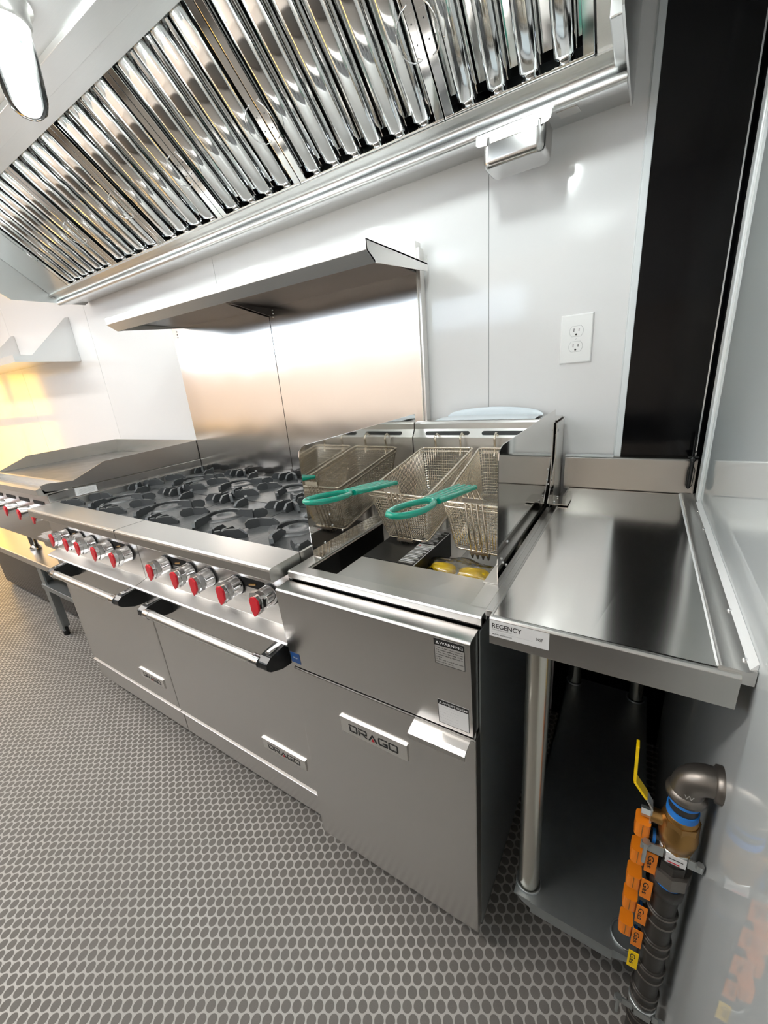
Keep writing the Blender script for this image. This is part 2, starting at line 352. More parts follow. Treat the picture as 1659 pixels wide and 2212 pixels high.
mb = MB(); mb.box(3.0, 3.85, -12.5, -6.6, 71.2, 72.6, 'hood'); mb.box(3.0, 3.85, -20, -13, 72.8, 82, 'hood'); mb.build('end_bracket', hood, bevel=0.1)
mb = MB(); mb.hexa([(-1.5,-5.6,70.24),(0.2,-5.6,70.24),(0.2,-3.2,70.76),(-1.5,-3.2,70.76)],[(-1.5,-5.6,70.4),(0.2,-5.6,70.4),(0.2,-3.2,70.9),(-1.5,-3.2,70.9)],'light_steel'); mb.build('seam_patch', hood)
# baffle filters
seams = [1.65, -11.1, -29.6, -44.1, -58.8, -73.8, -92.6]
flabels = ['hood baffle filter nearest the black panel at the right end', 'wide hood baffle filter second from the right end of the hood', 'hood baffle filter third from the right end, above the raised shelf',
           'hood baffle filter fourth from the right end of the hood', 'hood baffle filter fifth from the right, next to the last one', 'hood baffle filter at the far left end of the hood']
for i in range(6):
    xb, xa = seams[i]-0.06, seams[i+1]+0.06
    t = thing('baffle_filter', ((xa+xb)/2, -13.7, 77.6), flabels[i], 'grease filter', 'baffle filters in the hood')
    mb = MB(); fw = 0.85
    fbox(mb, xa, xa+fw, 0, FL, -1.6, 0, 'filter'); fbox(mb, xb-fw, xb, 0, FL, -1.6, 0, 'filter')
    fbox(mb, xa, xb, 0, 0.22, -1.6, 0.04, 'filter'); fbox(mb, xa, xb, FL-0.3, FL, -1.6, 0.04, 'filter')
    mb.build('frame', t, bevel=0.05)
    inner0, inner1 = xa+fw, xb-fw; nb = max(3, round((inner1-inner0)/3.0)); pitch = (inner1-inner0)/nb
    for k in range(nb):
        cx = inner0+pitch*(k+0.5)
        # front baffle: rounded channel with tapered ends, convex towards the cook
        mb = MB(); hw = pitch*0.30; arc = [(-hw, -0.95), (-hw*1.0, -0.35), (-hw*0.86, -0.08), (-hw*0.45, 0.02), (hw*0.45, 0.02), (hw*0.86, -0.08), (hw*1.0, -0.35), (hw, -0.95)]
        st = [(0.22, 0.70, -0.5), (0.75, 1.0, 0.0), (FL-0.8, 1.0, 0.0), (FL-0.3, 0.8, -0.4)]
        vs = []; n = len(arc)
        for v, kx, dw in st: vs += [FP(cx+a*kx, v, b_+dw) for a, b_ in arc]
        for v, kx, dw in st: vs += [FP(cx+a*kx*0.94, v, b_+dw-0.06) for a, b_ in arc]
        fs = []; off = len(st)*n
        for j in range(len(st)-1):
            for q in range(n-1):
                a = j*n+q; fs.append((a, a+1, a+n+1, a+n)); fs.append((off+a+1, off+a, off+a+n, off+a+n+1))
        mb.add(vs, fs, 'filter', True)
        # lips that turn in towards the slot behind
        for sg in (-1, 1): fbox(mb, cx+sg*hw-0.03, cx+sg*hw+0.03, 0.5, FL-0.5, -1.15, -0.9, 'filter')
        mb.build('baffle', t)
    mb = MB()
    for k in range(nb+1):   # rear trough baffles in the gaps
        cx = inner0+pitch*k; hw = pitch*0.29
        x0 = max(cx-hw, inner0); x1 = min(cx+hw, inner1)
        fbox(mb, x0, x1, 0.9, FL-0.6, -1.58, -1.52, 'filter')
        if k > 0: fbox(mb, x0, x0+0.06, 0.9, FL-0.6, -1.55, -1.1, 'filter')
        if k < nb: fbox(mb, x1-0.06, x1, 0.9, FL-0.6, -1.55, -1.1, 'filter')
    mb.build('rear_baffles', t)
    for xc in (xa+0.5, xb-0.5):   # wire bail handles lying on the frame sides
        mb = MB(); sg = 1 if xc < cx else -1; hv0, hv1 = 4.6, 8.0; pts = []
        sg = 1 if xc == xa+0.5 else -1
        for q in range(9):
            a = math.pi*q/8; pts.append(FP(xc+sg*(1.25*math.sin(a)), hv0+(hv1-hv0)*(1-math.cos(a))/2, 0.10+0.75*math.sin(a)))
        mb.tube([FP(xc, hv0, -0.1)]+pts+[FP(xc, hv1, -0.1)], 0.06, 'chrome', 6)
        fbox(mb, xc-0.3, xc+0.3, hv0+0.5, hv1-0.5, 0.0, 0.03, 'filter')
        for v in (5.6, 6.9): mb.blob(FP(xc, v, 0.04), (0.07, 0.07, 0.07), 'ink', 8, 5)
        mb.build('handle', t)
# hood clips along the filter tops
# jar lamps
for i, (x, lab) in enumerate(((-6.0, 'glass jar lamp under the hood nearest the side wall'), (-42.3, 'lit glass jar lamp hanging from the hood ceiling at the top left'), (-78.6, 'glass jar lamp under the hood nearest the griddle'))):
    y = -29.0; t = thing('jar_lamp', (x, y, 82.5), lab, 'lamp', 'jar lamps under the hood')
    mb = MB(); mb.lathe((x, y, 82.5), (0, 0, -1), [(2.3, 0), (2.3, 0.35), (1.95, 0.5), (1.95, 1.4), (1.75, 1.6)], 'light_steel'); mb.build('lamp_housing', t)
    mb = MB(); pr = [(1.55, 1.5), (1.72, 2.0), (1.75, 3.0), (1.70, 5.2), (1.62, 6.6), (1.35, 7.4), (0.85, 7.85), (0.02, 8.05)]
    mb.lathe((x, y, 82.5), (0, 0, -1), pr, 'glass', 32, caps=False); mb.lathe((x, y, 82.5), (0, 0, -1), [(max(r-0.12, 0.01), h-0.08) for r, h in pr], 'glass', 32, caps=False); mb.build('glass_jar', t)
    mb = MB(); mb.lathe((x, y, 82.5), (0, 0, -1), [(0.5, 1.5), (0.55, 2.4), (1.05, 3.1), (1.18, 4.2), (1.18, 5.4), (0.9, 6.3), (0.4, 6.7), (0.01, 6.75)], 'lamp', 24); mb.build('bulb', t)
# grease cup hanging at the trough
gc = thing('grease_cup', (-5.1, -5.2, 70), 'small stainless grease cup hooked under the hood trough', 'grease cup')
mb = MB()
def rr(x0, x1, y0, y1, r, n=5):
    P = []
    for cx, cy, a0 in ((x1-r, y1-r, 0), (x0+r, y1-r, 90), (x0+r, y0+r, 180), (x1-r, y0+r, 270)):
        for k in range(n+1): a = math.radians(a0+90*k/n); P.append((cx+r*math.cos(a), cy+r*math.sin(a)))
    return P
lev = [(0.35, 67.55, 0.55), (0.1, 67.7, 0.75), (0.0, 68.1, 0.8), (-0.05, 69.9, 0.8)]
rings = []
for ins, z, r in lev:
    rings.append([(x, y, z) for x, y in rr(-7.75+ins, -2.1-ins, -6.9+ins, -3.2-ins, r)])
n = len(rings[0]); vs = [p for r in rings for p in r]
mb.add(vs, [list(range(n-1, -1, -1))], 'cup_steel'); mb.add(vs, [(j*n+i, j*n+(i+1) % n, (j+1)*n+(i+1) % n, (j+1)*n+i) for j in range(3) for i in range(n)], 'cup_steel', True)
vs2 = [((p[0]+5)*0.985-5, (p[1]+5)*0.985-5, p[2]+0.05) for p in vs]
mb.add(vs2, [list(range(n))]+[(j*n+(i+1) % n, j*n+i, (j+1)*n+i, (j+1)*n+(i+1) % n) for j in range(3) for i in range(n)], 'cup_steel', True)
mb.build('cup', gc)
mb = MB(); mb.plate([(-8.25, -7.0, 70.25), (-8.3, -7.0, 69.5), (-8.05, -7.0, 69.3), (-7.25, -7.0, 69.25), (-7.2, -7.0, 69.75), (-7.0, -7.0, 69.8), (-6.95, -7.0, 69.3), (-2.7, -7.0, 69.3), (-2.65, -7.0, 69.8), (-2.45, -7.0, 69.8), (-2.4, -7.0, 69.3), (-1.9, -7.0, 69.35), (-1.62, -7.0, 69.6), (-1.6, -7.0, 70.25)], (0, 1, 0), 0.06, 'light_steel')
mb.box(-8.25, -1.6, -7.0, -6.45, 70.2, 70.26, 'light_steel'); mb.build('hanger_flange', gc)

# ================================================================ RANGE
RX0, RX1 = -70.75, -17.85; XM = (RX0+RX1)/2
rg = thing('gas_range', (XM, -16, 0), 'stainless eight burner gas range with two ovens and raised shelf', 'range')
mb = MB(); mb.box(RX0, RX1, -29.2, -1.6, 3.6, 33.6, 'brushed'); mb.build('body', rg)
mb = MB()   # cooktop rim and well
mb.box(RX0, RX0+0.5, -28.3, -1.6, 33.6, 35.0, 'ledge'); mb.box(RX1-0.3, RX1, -28.3, -1.6, 33.6, 34.9, 'ledge'); mb.box(RX0, RX1, -28.3, -1.6, 33.55, 33.7, 'cast_iron'); mb.build('cooktop', rg)
mb = MB(); mb.prism([(-28.2, 33.6), (-28.2, 35.0), (-31.7, 35.0), (-31.95, 34.9), (-32.0, 34.7), (-32.0, 33.85), (-31.8, 33.65), (-30.5, 33.6)], 'x', RX0-0.1, RX1, 'ledge', False)
mb.box(XM-0.02, XM+0.02, -32.02, -28.2, 33.8, 35.02, 'dark_gap'); mb.build('front_ledge', rg, bevel=0.05)
for a, b in ((RX0, XM-0.06), (XM+0.06, RX1)):
    mb = MB(); mb.box(a, b, -30.0, -29.2, 27.7, 33.6, 'light_steel'); mb.build('control_panel', rg)
    mb = MB(); mb.prism([(-29.2, 27.7), (-30.05, 27.7), (-31.5, 27.25), (-31.65, 27.15), (-31.6, 26.95), (-31.3, 26.9), (-29.2, 27.1)], 'x', a, b, 'ledge'); mb.build('trim_rail', rg)
knx = [-64.6, -59.9, -56.3, -51.5, -46.6, -38.1, -33.3, -29.9, -25.5, -20.7]
for a, b in ((-64.6, -59.9), (-51.5, -46.6), (-38.1, -33.3), (-25.5, -20.7)):
    mb = MB(); mb.box(a+0.7, b-0.7, -30.04, -29.9, 31.0, 31.95, 'dark_gap'); mb.tube([((a+b)/2-0.5, -30.03, 31.3), ((a+b)/2+0.5, -30.03, 31.5)], 0.12, 'brass', 8)
    mb.build('panel_slot', rg)
for k, x in enumerate(knx):
    z = 30.95; mb = MB()
    mb.cyl((x, -30.0, z), (x, -30.18, z), 1.08, 'ink', 28)
    mb.lathe((x, -30.15, z), (0, -1, 0), [(1.02, 0), (1.02, 0.12), (0.98, 0.2), (0.96, 1.0), (0.90, 1.15), (0.6, 1.2)], 'chrome', 32)
    # pointed grip: chrome shield with a hollow flank, red pointer face
    pr = [(-1.0, 0.42), (-0.75, 0.86), (-0.1, 1.0), (0.6, 0.90), (0.95, 0.45), (0.90, -0.35), (0.55, -0.88), (0.05, -1.25), (-0.50, -0.85), (-0.92, -0.35)]
    n = len(pr); y0, y1, y2 = -31.25, -31.75, -32.15
    vs = [(x+u*0.98, y0, z+v*0.98) for u, v in pr]+[(x+u*0.96, y1, z+v) for u, v in pr]
    mb.add(vs, [(i, (i+1) % n, n+(i+1) % n, n+i) for i in range(n)]+[list(range(n, 2*n))], 'chrome')
    gp = [(-0.25, 0.55), (0.0, 0.85), (0.45, 0.93), (0.85, 0.62), (0.93, 0.2), (0.86, -0.4), (0.50, -0.90), (0.08, -1.18), (-0.18, -0.6)]
    mb.plate([(x+u*0.9, y1, z+v*0.9) for u, v in gp], (0, -1, 0), 0.4, 'chrome')
    mb.build('control_knob', rg)
    mb = MB(); mb.plate([(x+u, y2, z+v) for u, v in gp], (0, -1, 0), 0.22, 'red'); mb.build('knob_pointer', rg, bevel=0.05, label='red knob pointer')
    mb = MB()
    mb.plate([(x-0.80, y1-0.01, z+0.25), (x-0.62, y1-0.01, z+0.42), (x-0.50, y1-0.01, z-0.62), (x-0.60, y1-0.01, z-0.5)], (0, -1, 0), 0.03, 'red')
    mb.build('knob_marking', rg)
# ovens
def letters(mb, x, z, y, wd, h, mat='ink'):
    """squared block lettering D R A G O with a red wedge in the A"""
    lw = wd/5.6; t = h*0.17; g = wd/5.0
    def bar(a, b, c, d): mb.box(x+a, x+b, y-0.03, y, z+c, z+d, mat)
    def para(p): mb.plate([(x+a, y, z+b) for a, b in p], (0, -1, 0), 0.03, mat)
    o = 0.0
    para([(o+0.06, h*0.70), (o+0.06+t, h*0.70), (o+0.06+t, t), (o+0.06, 0)]); bar(o, o+lw-t*0.5, h-t, h); para([(o+lw-t, t*0.6), (o+lw, t*0.6+t*0.3), (o+lw, h-t*0.4), (o+lw-t, h-t)]); bar(o+0.06, o+lw-t*0.3, 0, t)
    o = g
    bar(o, o+t, 0, h*0.7); bar(o, o+lw-t*0.5, h-t, h); para([(o+lw-t, h*0.35), (o+lw, h*0.45), (o+lw, h-t*0.4), (o+lw-t, h-t)]); bar(o+t*1.4, o+lw-t*0.3, h*0.35, h*0.35+t); para([(o+lw*0.42, h*0.35), (o+lw*0.42+t*1.3, h*0.35), (o+lw+t*0.2, 0), (o+lw-t*1.1, 0)])
    o = 2*g
    para([(o, 0), (o+t*1.2, 0), (o+lw*0.55+t*0.2, h*0.72), (o+lw*0.5, h)]); para([(o+lw, 0), (o+lw-t*1.2, 0), (o+lw*0.5-t*0.1, h*0.75), (o+lw*0.5, h)])
    mb.plate([(x+o+lw*0.33, y, z+0.0), (x+o+lw*0.67, y, z+0.0), (x+o+lw*0.5, y, z+h*0.38)], (0, -1, 0), 0.04, 'red')
    o = 3*g
    bar(o, o+t, t*0.8, h-t*0.8); bar(o+t*0.5, o+lw, h-t, h); bar(o+t*0.5, o+lw, 0, t); bar(o+lw-t, o+lw, 0, h*0.5); bar(o+lw*0.5, o+lw, h*0.5-t, h*0.5)
    o = 4*g
    bar(o, o+t, t*0.5, h-t*0.5); bar(o+lw-t, o+lw, t*0.5, h-t*0.5); bar(o+t*0.4, o+lw-t*0.4, h-t, h); bar(o+t*0.4, o+lw-t*0.4, 0, t)
def badge(parent, x0, x1, z0, z1, y):
    mb = MB(); mb.prism([(y, z0), (y, z1), (y-0.16, z1-0.02), (y-0.10, z0+0.02)], 'x', x0, x1, 'light_steel'); mb.prism([(y, z1), (y-0.18, z1-0.0), (y-0.18, z1-0.09), (y, z1-0.09)], 'x', x0-0.02, x1+0.02, 'light_steel')
    wd = (x1-x0)*0.76; h = (z1-z0)*0.46; letters(mb, x0+(x1-x0)*0.13, z0+(z1-z0)*0.24, y-0.12, wd, h)
    return mb.build('badge', parent, label='chrome name badge with black letters')
for (a, b, lab) in ((RX0+0.1, XM-0.1, 0), (XM+0.1, RX1-0.05, 1)):
    mb = MB(); mb.box(a, b, -30.7, -29.2, 7.15, 26.6, 'brushed'); d = mb.build('oven_door', rg, bevel=0.1)
    bx = (-52.9, -46.6) if lab == 0 else (-26.1, -19.4)
    badge(d, bx[0], bx[1], 9.75, 11.3, -30.7)
    hx0, hx1 = (-63.6, -45.2) if lab == 0 else (-38.4, -19.3)
    mb = MB(); zc = 26.2; mb.cyl((hx0+0.4, -33.6, zc), (hx1-0.4, -33.6, zc), 0.48, 'ledge', 24)
    for q in ((hx0, hx0+1.0), (hx1-1.0, hx1)): mb.cyl((q[0], -33.6, zc), (q[1], -33.6, zc), 0.56, 'chrome', 24)
    mb.build('handle', d)
    for q in (hx0+0.1, hx1-0.1):
        mb = MB(); sg = 1 if q == hx1-0.1 else -1
        pr = [(-30.7, 26.9), (-31.6, 27.05), (-33.4, 26.85), (-33.95, 26.5), (-34.0, 25.9), (-33.6, 25.5), (-32.3, 24.9), (-30.7, 24.7)]
        x0, x1 = (q, q+1.25) if sg > 0 else (q-1.25, q)
        mb.prism(pr, 'x', x0, x1, 'black_plastic'); mb.box(x0+0.35, x1-0.35, -33.2, -31.2, 26.85, 27.12, 'chrome'); mb.build('handle_mount', d, bevel=0.12)
    mb = MB(); mb.box(a, b, -30.4, -29.2, 2.9, 6.75, 'brushed'); mb.prism([(-30.4, 6.5), (-30.75, 6.55), (-30.78, 6.72), (-30.4, 6.8)], 'x', a, b, 'light_steel'); mb.build('kick_panel', rg, bevel=0.06)
mb = MB(); mb.box(RX0+0.3, RX1-0.3, -29.5, -29.15, 6.7, 7.2, 'dark_gap'); mb.box(XM-0.1, XM+0.1, -29.5, -29.1, 3, 26.6, 'dark_gap'); mb.build('door_gap', rg)
for x in (RX0+3, XM, RX1-3):
    for y in (-27, -5):
        mb = MB(); mb.cyl((x, y, 0), (x, y, 3.6), 0.9, 'black_plastic', 16); mb.cyl((x, y, 0), (x, y, 0.5), 1.3, 'black_plastic', 16); mb.build('foot', rg)
# backguard and raised shelf
for a, b in ((RX0, XM-0.07), (XM+0.07, RX1)):
    mb = MB(); mb.box(a, b, -1.6, -1.4, 33.6, 63.6, 'backguard'); mb.build('backguard', rg)
mb = MB(); mb.box(RX1-0.02, RX1+0.4, -1.5, -0.3, 33, 64.2, 'light_steel'); mb.box(RX1-0.05, RX1+0.05, -1.75, -0.3, 33, 64.9, 'light_steel'); mb.box(RX0, RX1, -1.4, -0.4, 33, 63.6, 'brushed'); mb.box(XM-0.07, XM+0.07, -1.5, -1.3, 33.6, 63, 'dark_gap'); mb.build('backguard_return', rg)
SX0, SX1 = -67.1, -16.35
mb = MB()   # shelf: sloping nose, side cheeks, underside
mb.prism([(-1.6, 62.1), (-1.6, 62.25), (-14.8, 62.25), (-15.05, 62.2), (-15.05, 61.25), (-13.6, 60.35), (-13.55, 60.6), (-14.85, 61.35), (-14.85, 62.1)], 'x', SX0, SX1, 'shelf_steel')
mb.build('shelf', rg, bevel=0.03)
for x in (SX0, SX1-0.1):
    mb = MB(); mb.prism([(-1.6, 61.4), (-1.6, 63.2 if x > -50 else 62.2), (-2.0, 62.3 if x > -50 else 62.2), (-15.0, 62.2), (-15.0, 61.25), (-13.6, 60.35), (-12.5, 60.5)], 'x', x, x+0.1, 'light_steel'); mb.build('shelf_cheek', rg)
mb = MB()
for a, b in ((RX0+0.4, XM-0.1), (XM+0.1, RX1)):
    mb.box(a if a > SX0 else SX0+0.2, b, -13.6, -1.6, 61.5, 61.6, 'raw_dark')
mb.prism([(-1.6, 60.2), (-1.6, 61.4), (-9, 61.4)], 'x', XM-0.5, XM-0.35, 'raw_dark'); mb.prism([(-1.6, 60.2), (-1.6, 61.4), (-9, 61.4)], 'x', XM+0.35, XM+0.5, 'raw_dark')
for q in (60.1, 60.6, 61.1): mb.blob((XM+0.9, -1.65, q), (0.14, 0.1, 0.14), 'chrome', 8, 5); mb.blob((RX0+1.4, -1.65, q), (0.14, 0.1, 0.14), 'chrome', 8, 5)
mb.build('shelf_bracket', rg)
# cast-iron burner grates: eight liftable castings
pw = (RX1-RX0-0.9)/4; names_col = ['nearest the fryer', 'second from the fryer', 'third from the fryer', 'nearest the griddle']
def fin(mb, x0, y0, x1, y1, z0, h0, h1, t, mat='cast_iron'):
    """upright cast fin from (x0,y0) outer to (x1,y1) inner; inner top slopes down"""
    d = Vector((x1-x0, y1-y0, 0)); L_ = d.length; d.normalize(); n_ = Vector((-d.y, d.x, 0))*t/2
    def P(s_, z): return Vector((x0, y0, z))+d*s_
    prof = [(0, z0), (0, z0+h0*0.82), (L_*0.14, z0+h0), (L_*0.72, z0+h0), (L_, z0+h1), (L_, z0+h1*0.45), (L_*0.7, z0)]
    k = len(prof); vs = [P(s_, z)+n_ for s_, z in prof]+[P(s_, z)-n_ for s_, z in prof]
    mb.add(vs, [list(range(k)), list(range(2*k-1, k-1, -1))]+[(i, k+i, k+(i+1) % k, (i+1) % k) for i in range(k)], mat)
for col in range(4):
    cx = RX1-0.35-pw*(col+0.5)
    for row in range(2):
        cy = (-21.65, -8.35)[row]; hy = 6.55; hx = pw/2-0.06; z0 = 33.72
        t = thing('burner_grate', (cx, cy, z0), ('front' if row == 0 else 'rear')+' row black cast iron burner grate '+names_col[col], 'burner grate', 'cast iron grates on the range')
        mb = MB(); n = 40; hole = 2.15; ringo = 3.5
        inn = [(cx+hole*math.cos(2*math.pi*i/n), cy+hole*math.sin(2*math.pi*i/n)) for i in range(n)]
        rin = [(cx+ringo*math.cos(2*math.pi*i/n), cy+ringo*math.sin(2*math.pi*i/n)) for i in range(n)]
        out = []
        for i in range(n):
            a = 2*math.pi*i/n; c_, s_ = math.cos(a), math.sin(a); k = min(hx/abs(c_) if abs(c_) > 1e-6 else 1e9, hy/abs(s_) if abs(s_) > 1e-6 else 1e9); out.append((cx+k*c_, cy+k*s_))
        vs = [(x, y, z0+0.62) for x, y in inn]+[(x, y, z0+0.50) for x, y in rin]+[(x, y, z0+0.22) for x, y in out]+[(x, y, z0-0.0) for x, y in out]+[(x, y, z0+0.2) for x, y in inn]
        F = lambda a, b: [(a*n+i, a*n+(i+1) % n, b*n+(i+1) % n, b*n+i) for i in range(n)]
        mb.add(vs, F(0, 1)+F(1, 2), 'cast_iron_grey', False); mb.add(vs, F(2, 3)+F(4, 0), 'cast_iron')
        mb.lathe((cx, cy, z0+0.5), (0, 0, 1), [(hole, 0), (hole, 0.2), (hole+0.15, 0.24), (hole+0.95, 0.14), (hole+1.0, 0)], 'cast_iron_grey', 40, caps=False)
        plate = mb.build('grate_plate', t)
        T = 0.36; H = 1.25
        for k in range(4):     # hockey-stick fins pointing at the flame
            a = math.radians(90*k+12); c_, s_ = math.cos(a), math.sin(a); a2 = a+math.radians(42)
            ix, iy = cx+2.3*c_, cy+2.3*s_; mx_, my_ = cx+4.9*c_, cy+4.9*s_; ox, oy = mx_+1.7*math.cos(a2), my_+1.7*math.sin(a2)
            ox = min(max(ox, cx-hx+0.2), cx+hx-0.2); oy = min(max(oy, cy-hy+0.2), cy+hy-0.2)
            mb = MB(); fin(mb, mx_, my_, ix, iy, z0+0.2, H, 0.75, T); fin(mb, mx_, my_, ox, oy, z0+0.2, H, 0.9, T*0.98); mb.build('grate_fin', t)
        for sx in (-1, 1):    # folded corner fins
            for sy in (-1, 1):
                mb = MB(); px, py = cx+sx*(hx-0.75), cy+sy*(hy-0.9)
                fin(mb, px, py, px-sx*0.1, py-sy*1.9+sy*0.0, z0+0.2, H, 0.6, T); fin(mb, px, py, px-sx*2.3, py-sy*1.5, z0+0.2, H*0.99, 0.55, T); fin(mb, px, py, px+sx*0.6, py+sy*0.75, z0+0.2, H*0.98, 0.7, T); mb.build('corner_fin', t)
for col in range(4):   # burner heads belong to the range
    cx = RX1-0.35-pw*(col+0.5)
    for cy in (-21.65, -8.35):
        mb = MB(); mb.lathe((cx, cy, 33.7), (0, 0, 1), [(1.9, 0), (1.9, 0.3), (1.6, 0.45), (0.9, 0.5), (0.8, 0.35), (0.0, 0.35)], 'cast_iron_grey', 28); mb.build('burner_head', rg)

# ================================================================ FRYER
FX0, FX1 = -17.4, 0.0
fr = thing('deep_fryer', (-8.7, -16, 0), 'stainless floor standing deep fryer between the range and worktable', 'deep fryer')
mb = MB()
mb.box(FX0, FX0+0.1, -30.6, -1, 2.6, 33.2, 'brushed_vertical'); mb.box(FX1-0.1, FX1, -30.6, -1, 2.6, 33.2, 'galvanized'); mb.box(FX0, FX1, -1.2, -1, 2.6, 33.3, 'brushed'); mb.box(FX0, FX1, -30.6, -1, 2.6, 2.8, 'brushed'); mb.box(FX0+0.1, FX1-0.1, -30.5, -30.3, 2.8, 33.2, 'dark_gap')
mb.build('cabinet', fr)
mb = MB()   # top rim frame around the tank
mb.prism([(-30.3, 33.4), (-30.42, 33.6), (-30.42, 34.1), (-30.3, 34.22), (-29.2, 34.22), (-29.2, 34.0), (-30.2, 34.0), (-30.2, 33.4)], 'x', FX0, FX1, 'light_steel')
mb.box(FX0, -16.1, -29.3, -6.4, 33.4, 34.22, 'light_steel'); mb.box(-1.2, FX1, -29.3, -6.4, 33.4, 34.22, 'light_steel')
mb.build('top_rim', fr, bevel=0.03)
mb = MB()   # tank
mb.box(-16.1, -16.0, -29.3, -6.4, 22, 34.0, 'mirror'); mb.box(-1.3, -1.2, -29.3, -6.4, 22, 34.0, 'brushed'); mb.box(-16.1, -1.2, -29.3, -29.2, 22, 34.0, 'brushed')
mb.box(-16.1, -1.2, -6.5, -6.4, 22, 34.0, 'brushed'); mb.box(-16.1, -1.2, -29.3, -6.4, 30.0, 30.2, 'light_steel')
for k in range(7): mb.cyl((-15+2*k, -6.8, 30.1), (-15+2*k, -6.8, 33.9), 0.55, 'light_steel', 12)
mb.build('tank', fr)
mb = MB(); mb.prism([(-29.2, 34.05), (-29.2, 34.12), (-25.3, 34.12), (-25.15, 34.0), (-25.2, 33.7)], 'x', -13.0, -1.2, 'ledge'); mb.build('front_deck', fr)
mb = MB()   # sloping upper front panel
mb.prism([(-30.5, 33.35), (-31.95, 33.3), (-32.1, 33.15), (-31.75, 25.25), (-31.5, 25.15), (-30.6, 25.2)], 'x', FX0-0.02, FX1-0.15, 'brushed')
fp = mb.build('front_panel', fr, bevel=0.06)
mb = MB(); mb.box(FX0+0.1, FX1-0.3, -31.0, -30.6, 24.6, 25.2, 'dark_gap'); mb.build('door_gap', fr)
mb = MB(); mb.box(FX0, FX1, -31.7, -30.65, 3.3, 24.95, 'brushed'); fd = mb.build('door', fr, bevel=0.1)
badge(fd, -12.35, -5.65, 20.0, 21.75, -31.7)
mb = MB(); mb.prism([(-31.7, 24.95), (-32.6, 24.8), (-32.95, 24.6), (-33.0, 24.3), (-32.9, 24.15), (-32.85, 24.5), (-32.5, 24.65), (-31.7, 24.75)], 'x', -4.75, -0.35, 'light_steel'); mb.build('door_handle', fd)
mb = MB(); mb.cyl((-0.25, -31.2, 24.9), (-0.25, -31.2, 25.3), 0.14, 'chrome', 10); mb.build('hinge_pin', fr)
# stickers on the front panel (panel leans: follow its plane)
def fpy(z): return -31.75-(z-25.25)*0.35/7.9-0.012
def sticker(name, parent, x0, x1, z0, z1, mat, head, headmat='ink', lines=(), title=None, tw=None, titlemat='label_white', lab=None, tri=True, lh=0.1):
    mb = MB(); y0, y1 = fpy(z0), fpy(z1); ey = Vector((0, y1-y0, z1-z0)).normalized()
    mb.plate([(x0, y0, z0), (x1, y0, z0), (x1, y1, z1), (x0, y1, z1)], (0, -1, 0), 0.012, mat)
    if head:
        zh = z1-head; yh = fpy(zh)-0.012; mb.plate([(x0, yh, zh), (x1, yh, zh), (x1, y1-0.012, z1), (x0, y1-0.012, z1)], (0, -1, 0), 0.006, headmat)
        b = 0.035
        for q in ((x0, x0+b, z0, z1), (x1-b, x1, z0, z1), (x0, x1, z0, z0+b)):
            mb.plate([(q[0], fpy(q[2])-0.012, q[2]), (q[1], fpy(q[2])-0.012, q[2]), (q[1], fpy(q[3])-0.012, q[3]), (q[0], fpy(q[3])-0.012, q[3])], (0, -1, 0), 0.005, headmat)
        if title:
            hh = head*0.42; zt = zh+head*0.25; xo = x0+0.12
            if tri:
                mb.plate([(xo, fpy(zt)-0.02, zt), (xo+hh*1.15, fpy(zt)-0.02, zt), (xo+hh*0.57, fpy(zt+hh)-0.02, zt+hh*1.1)], (0, -1, 0), 0.004, titlemat)
                mb.plate([(xo+hh*0.5, fpy(zt)-0.026, zt+0.04), (xo+hh*0.64, fpy(zt)-0.026, zt+0.04), (xo+hh*0.64, fpy(zt)-0.026, zt+hh*0.65), (xo+hh*0.5, fpy(zt)-0.026, zt+hh*0.65)], (0, -1, 0), 0.003, headmat)
                xo += hh*1.35
            mb.text(title, (xo, fpy(zt)-0.02, zt), (1, 0, 0), ey, hh, titlemat, width=x1-0.1-xo, extrude=0.004, bold=0.01)
    for i, ln in enumerate(lines):
        zt = z1-head-0.20-i*(z1-z0-head-0.18)/max(1, len(lines))
        mb.text(ln, (x0+0.12, fpy(zt)-0.014, zt), (1, 0, 0), ey, lh, 'ink', extrude=0.004, width=min(x1-x0-0.24, 0.078*len(ln)*1.0), bold=0.008)
    return mb.build(name, parent, label=lab) if lab else mb.build(name, parent)
sticker('warning_label', fp, -2.66, -0.52, 30.95, 33.0, 'label_grey', 0.52, title='WARNING', lines=['Hot oil can cause burns.', 'To avoid spilling hot oil:', '1. Do  not  operate  fryer', 'without having restraint in', 'place.', '2. Do not move fryer with', 'hot oil in tank.'], lab='grey warning label with black heading')
sticker('warning_label', fp, -2.7, -0.4, 25.6, 27.75, 'label_white', 0.42, title='AVERTISSEM', lines=['- - --- - - --- -- -', '-- - --- - - - - --', '- - -- -- --- - -', '- -- - - -- - - --', '-- - - --- - -- -', '- -- - - -- - - --'], lab='white warning label with black heading', lh=0.05)
mb = MB(); mb.plate([(-17.3, fpy(25.7), 25.7), (-16.2, fpy(25.7), 25.7), (-16.2, fpy(26.8), 26.8), (-17.3, fpy(26.8), 26.8)], (0, -1, 0), 0.012, 'blue_label')
mb.text('NSF', (-17.05, fpy(26.2)-0.014, 26.2), (1, 0, 0), (0, 0, 1), 0.26, 'label_white', width=0.62); mb.build('certification_label', fp)
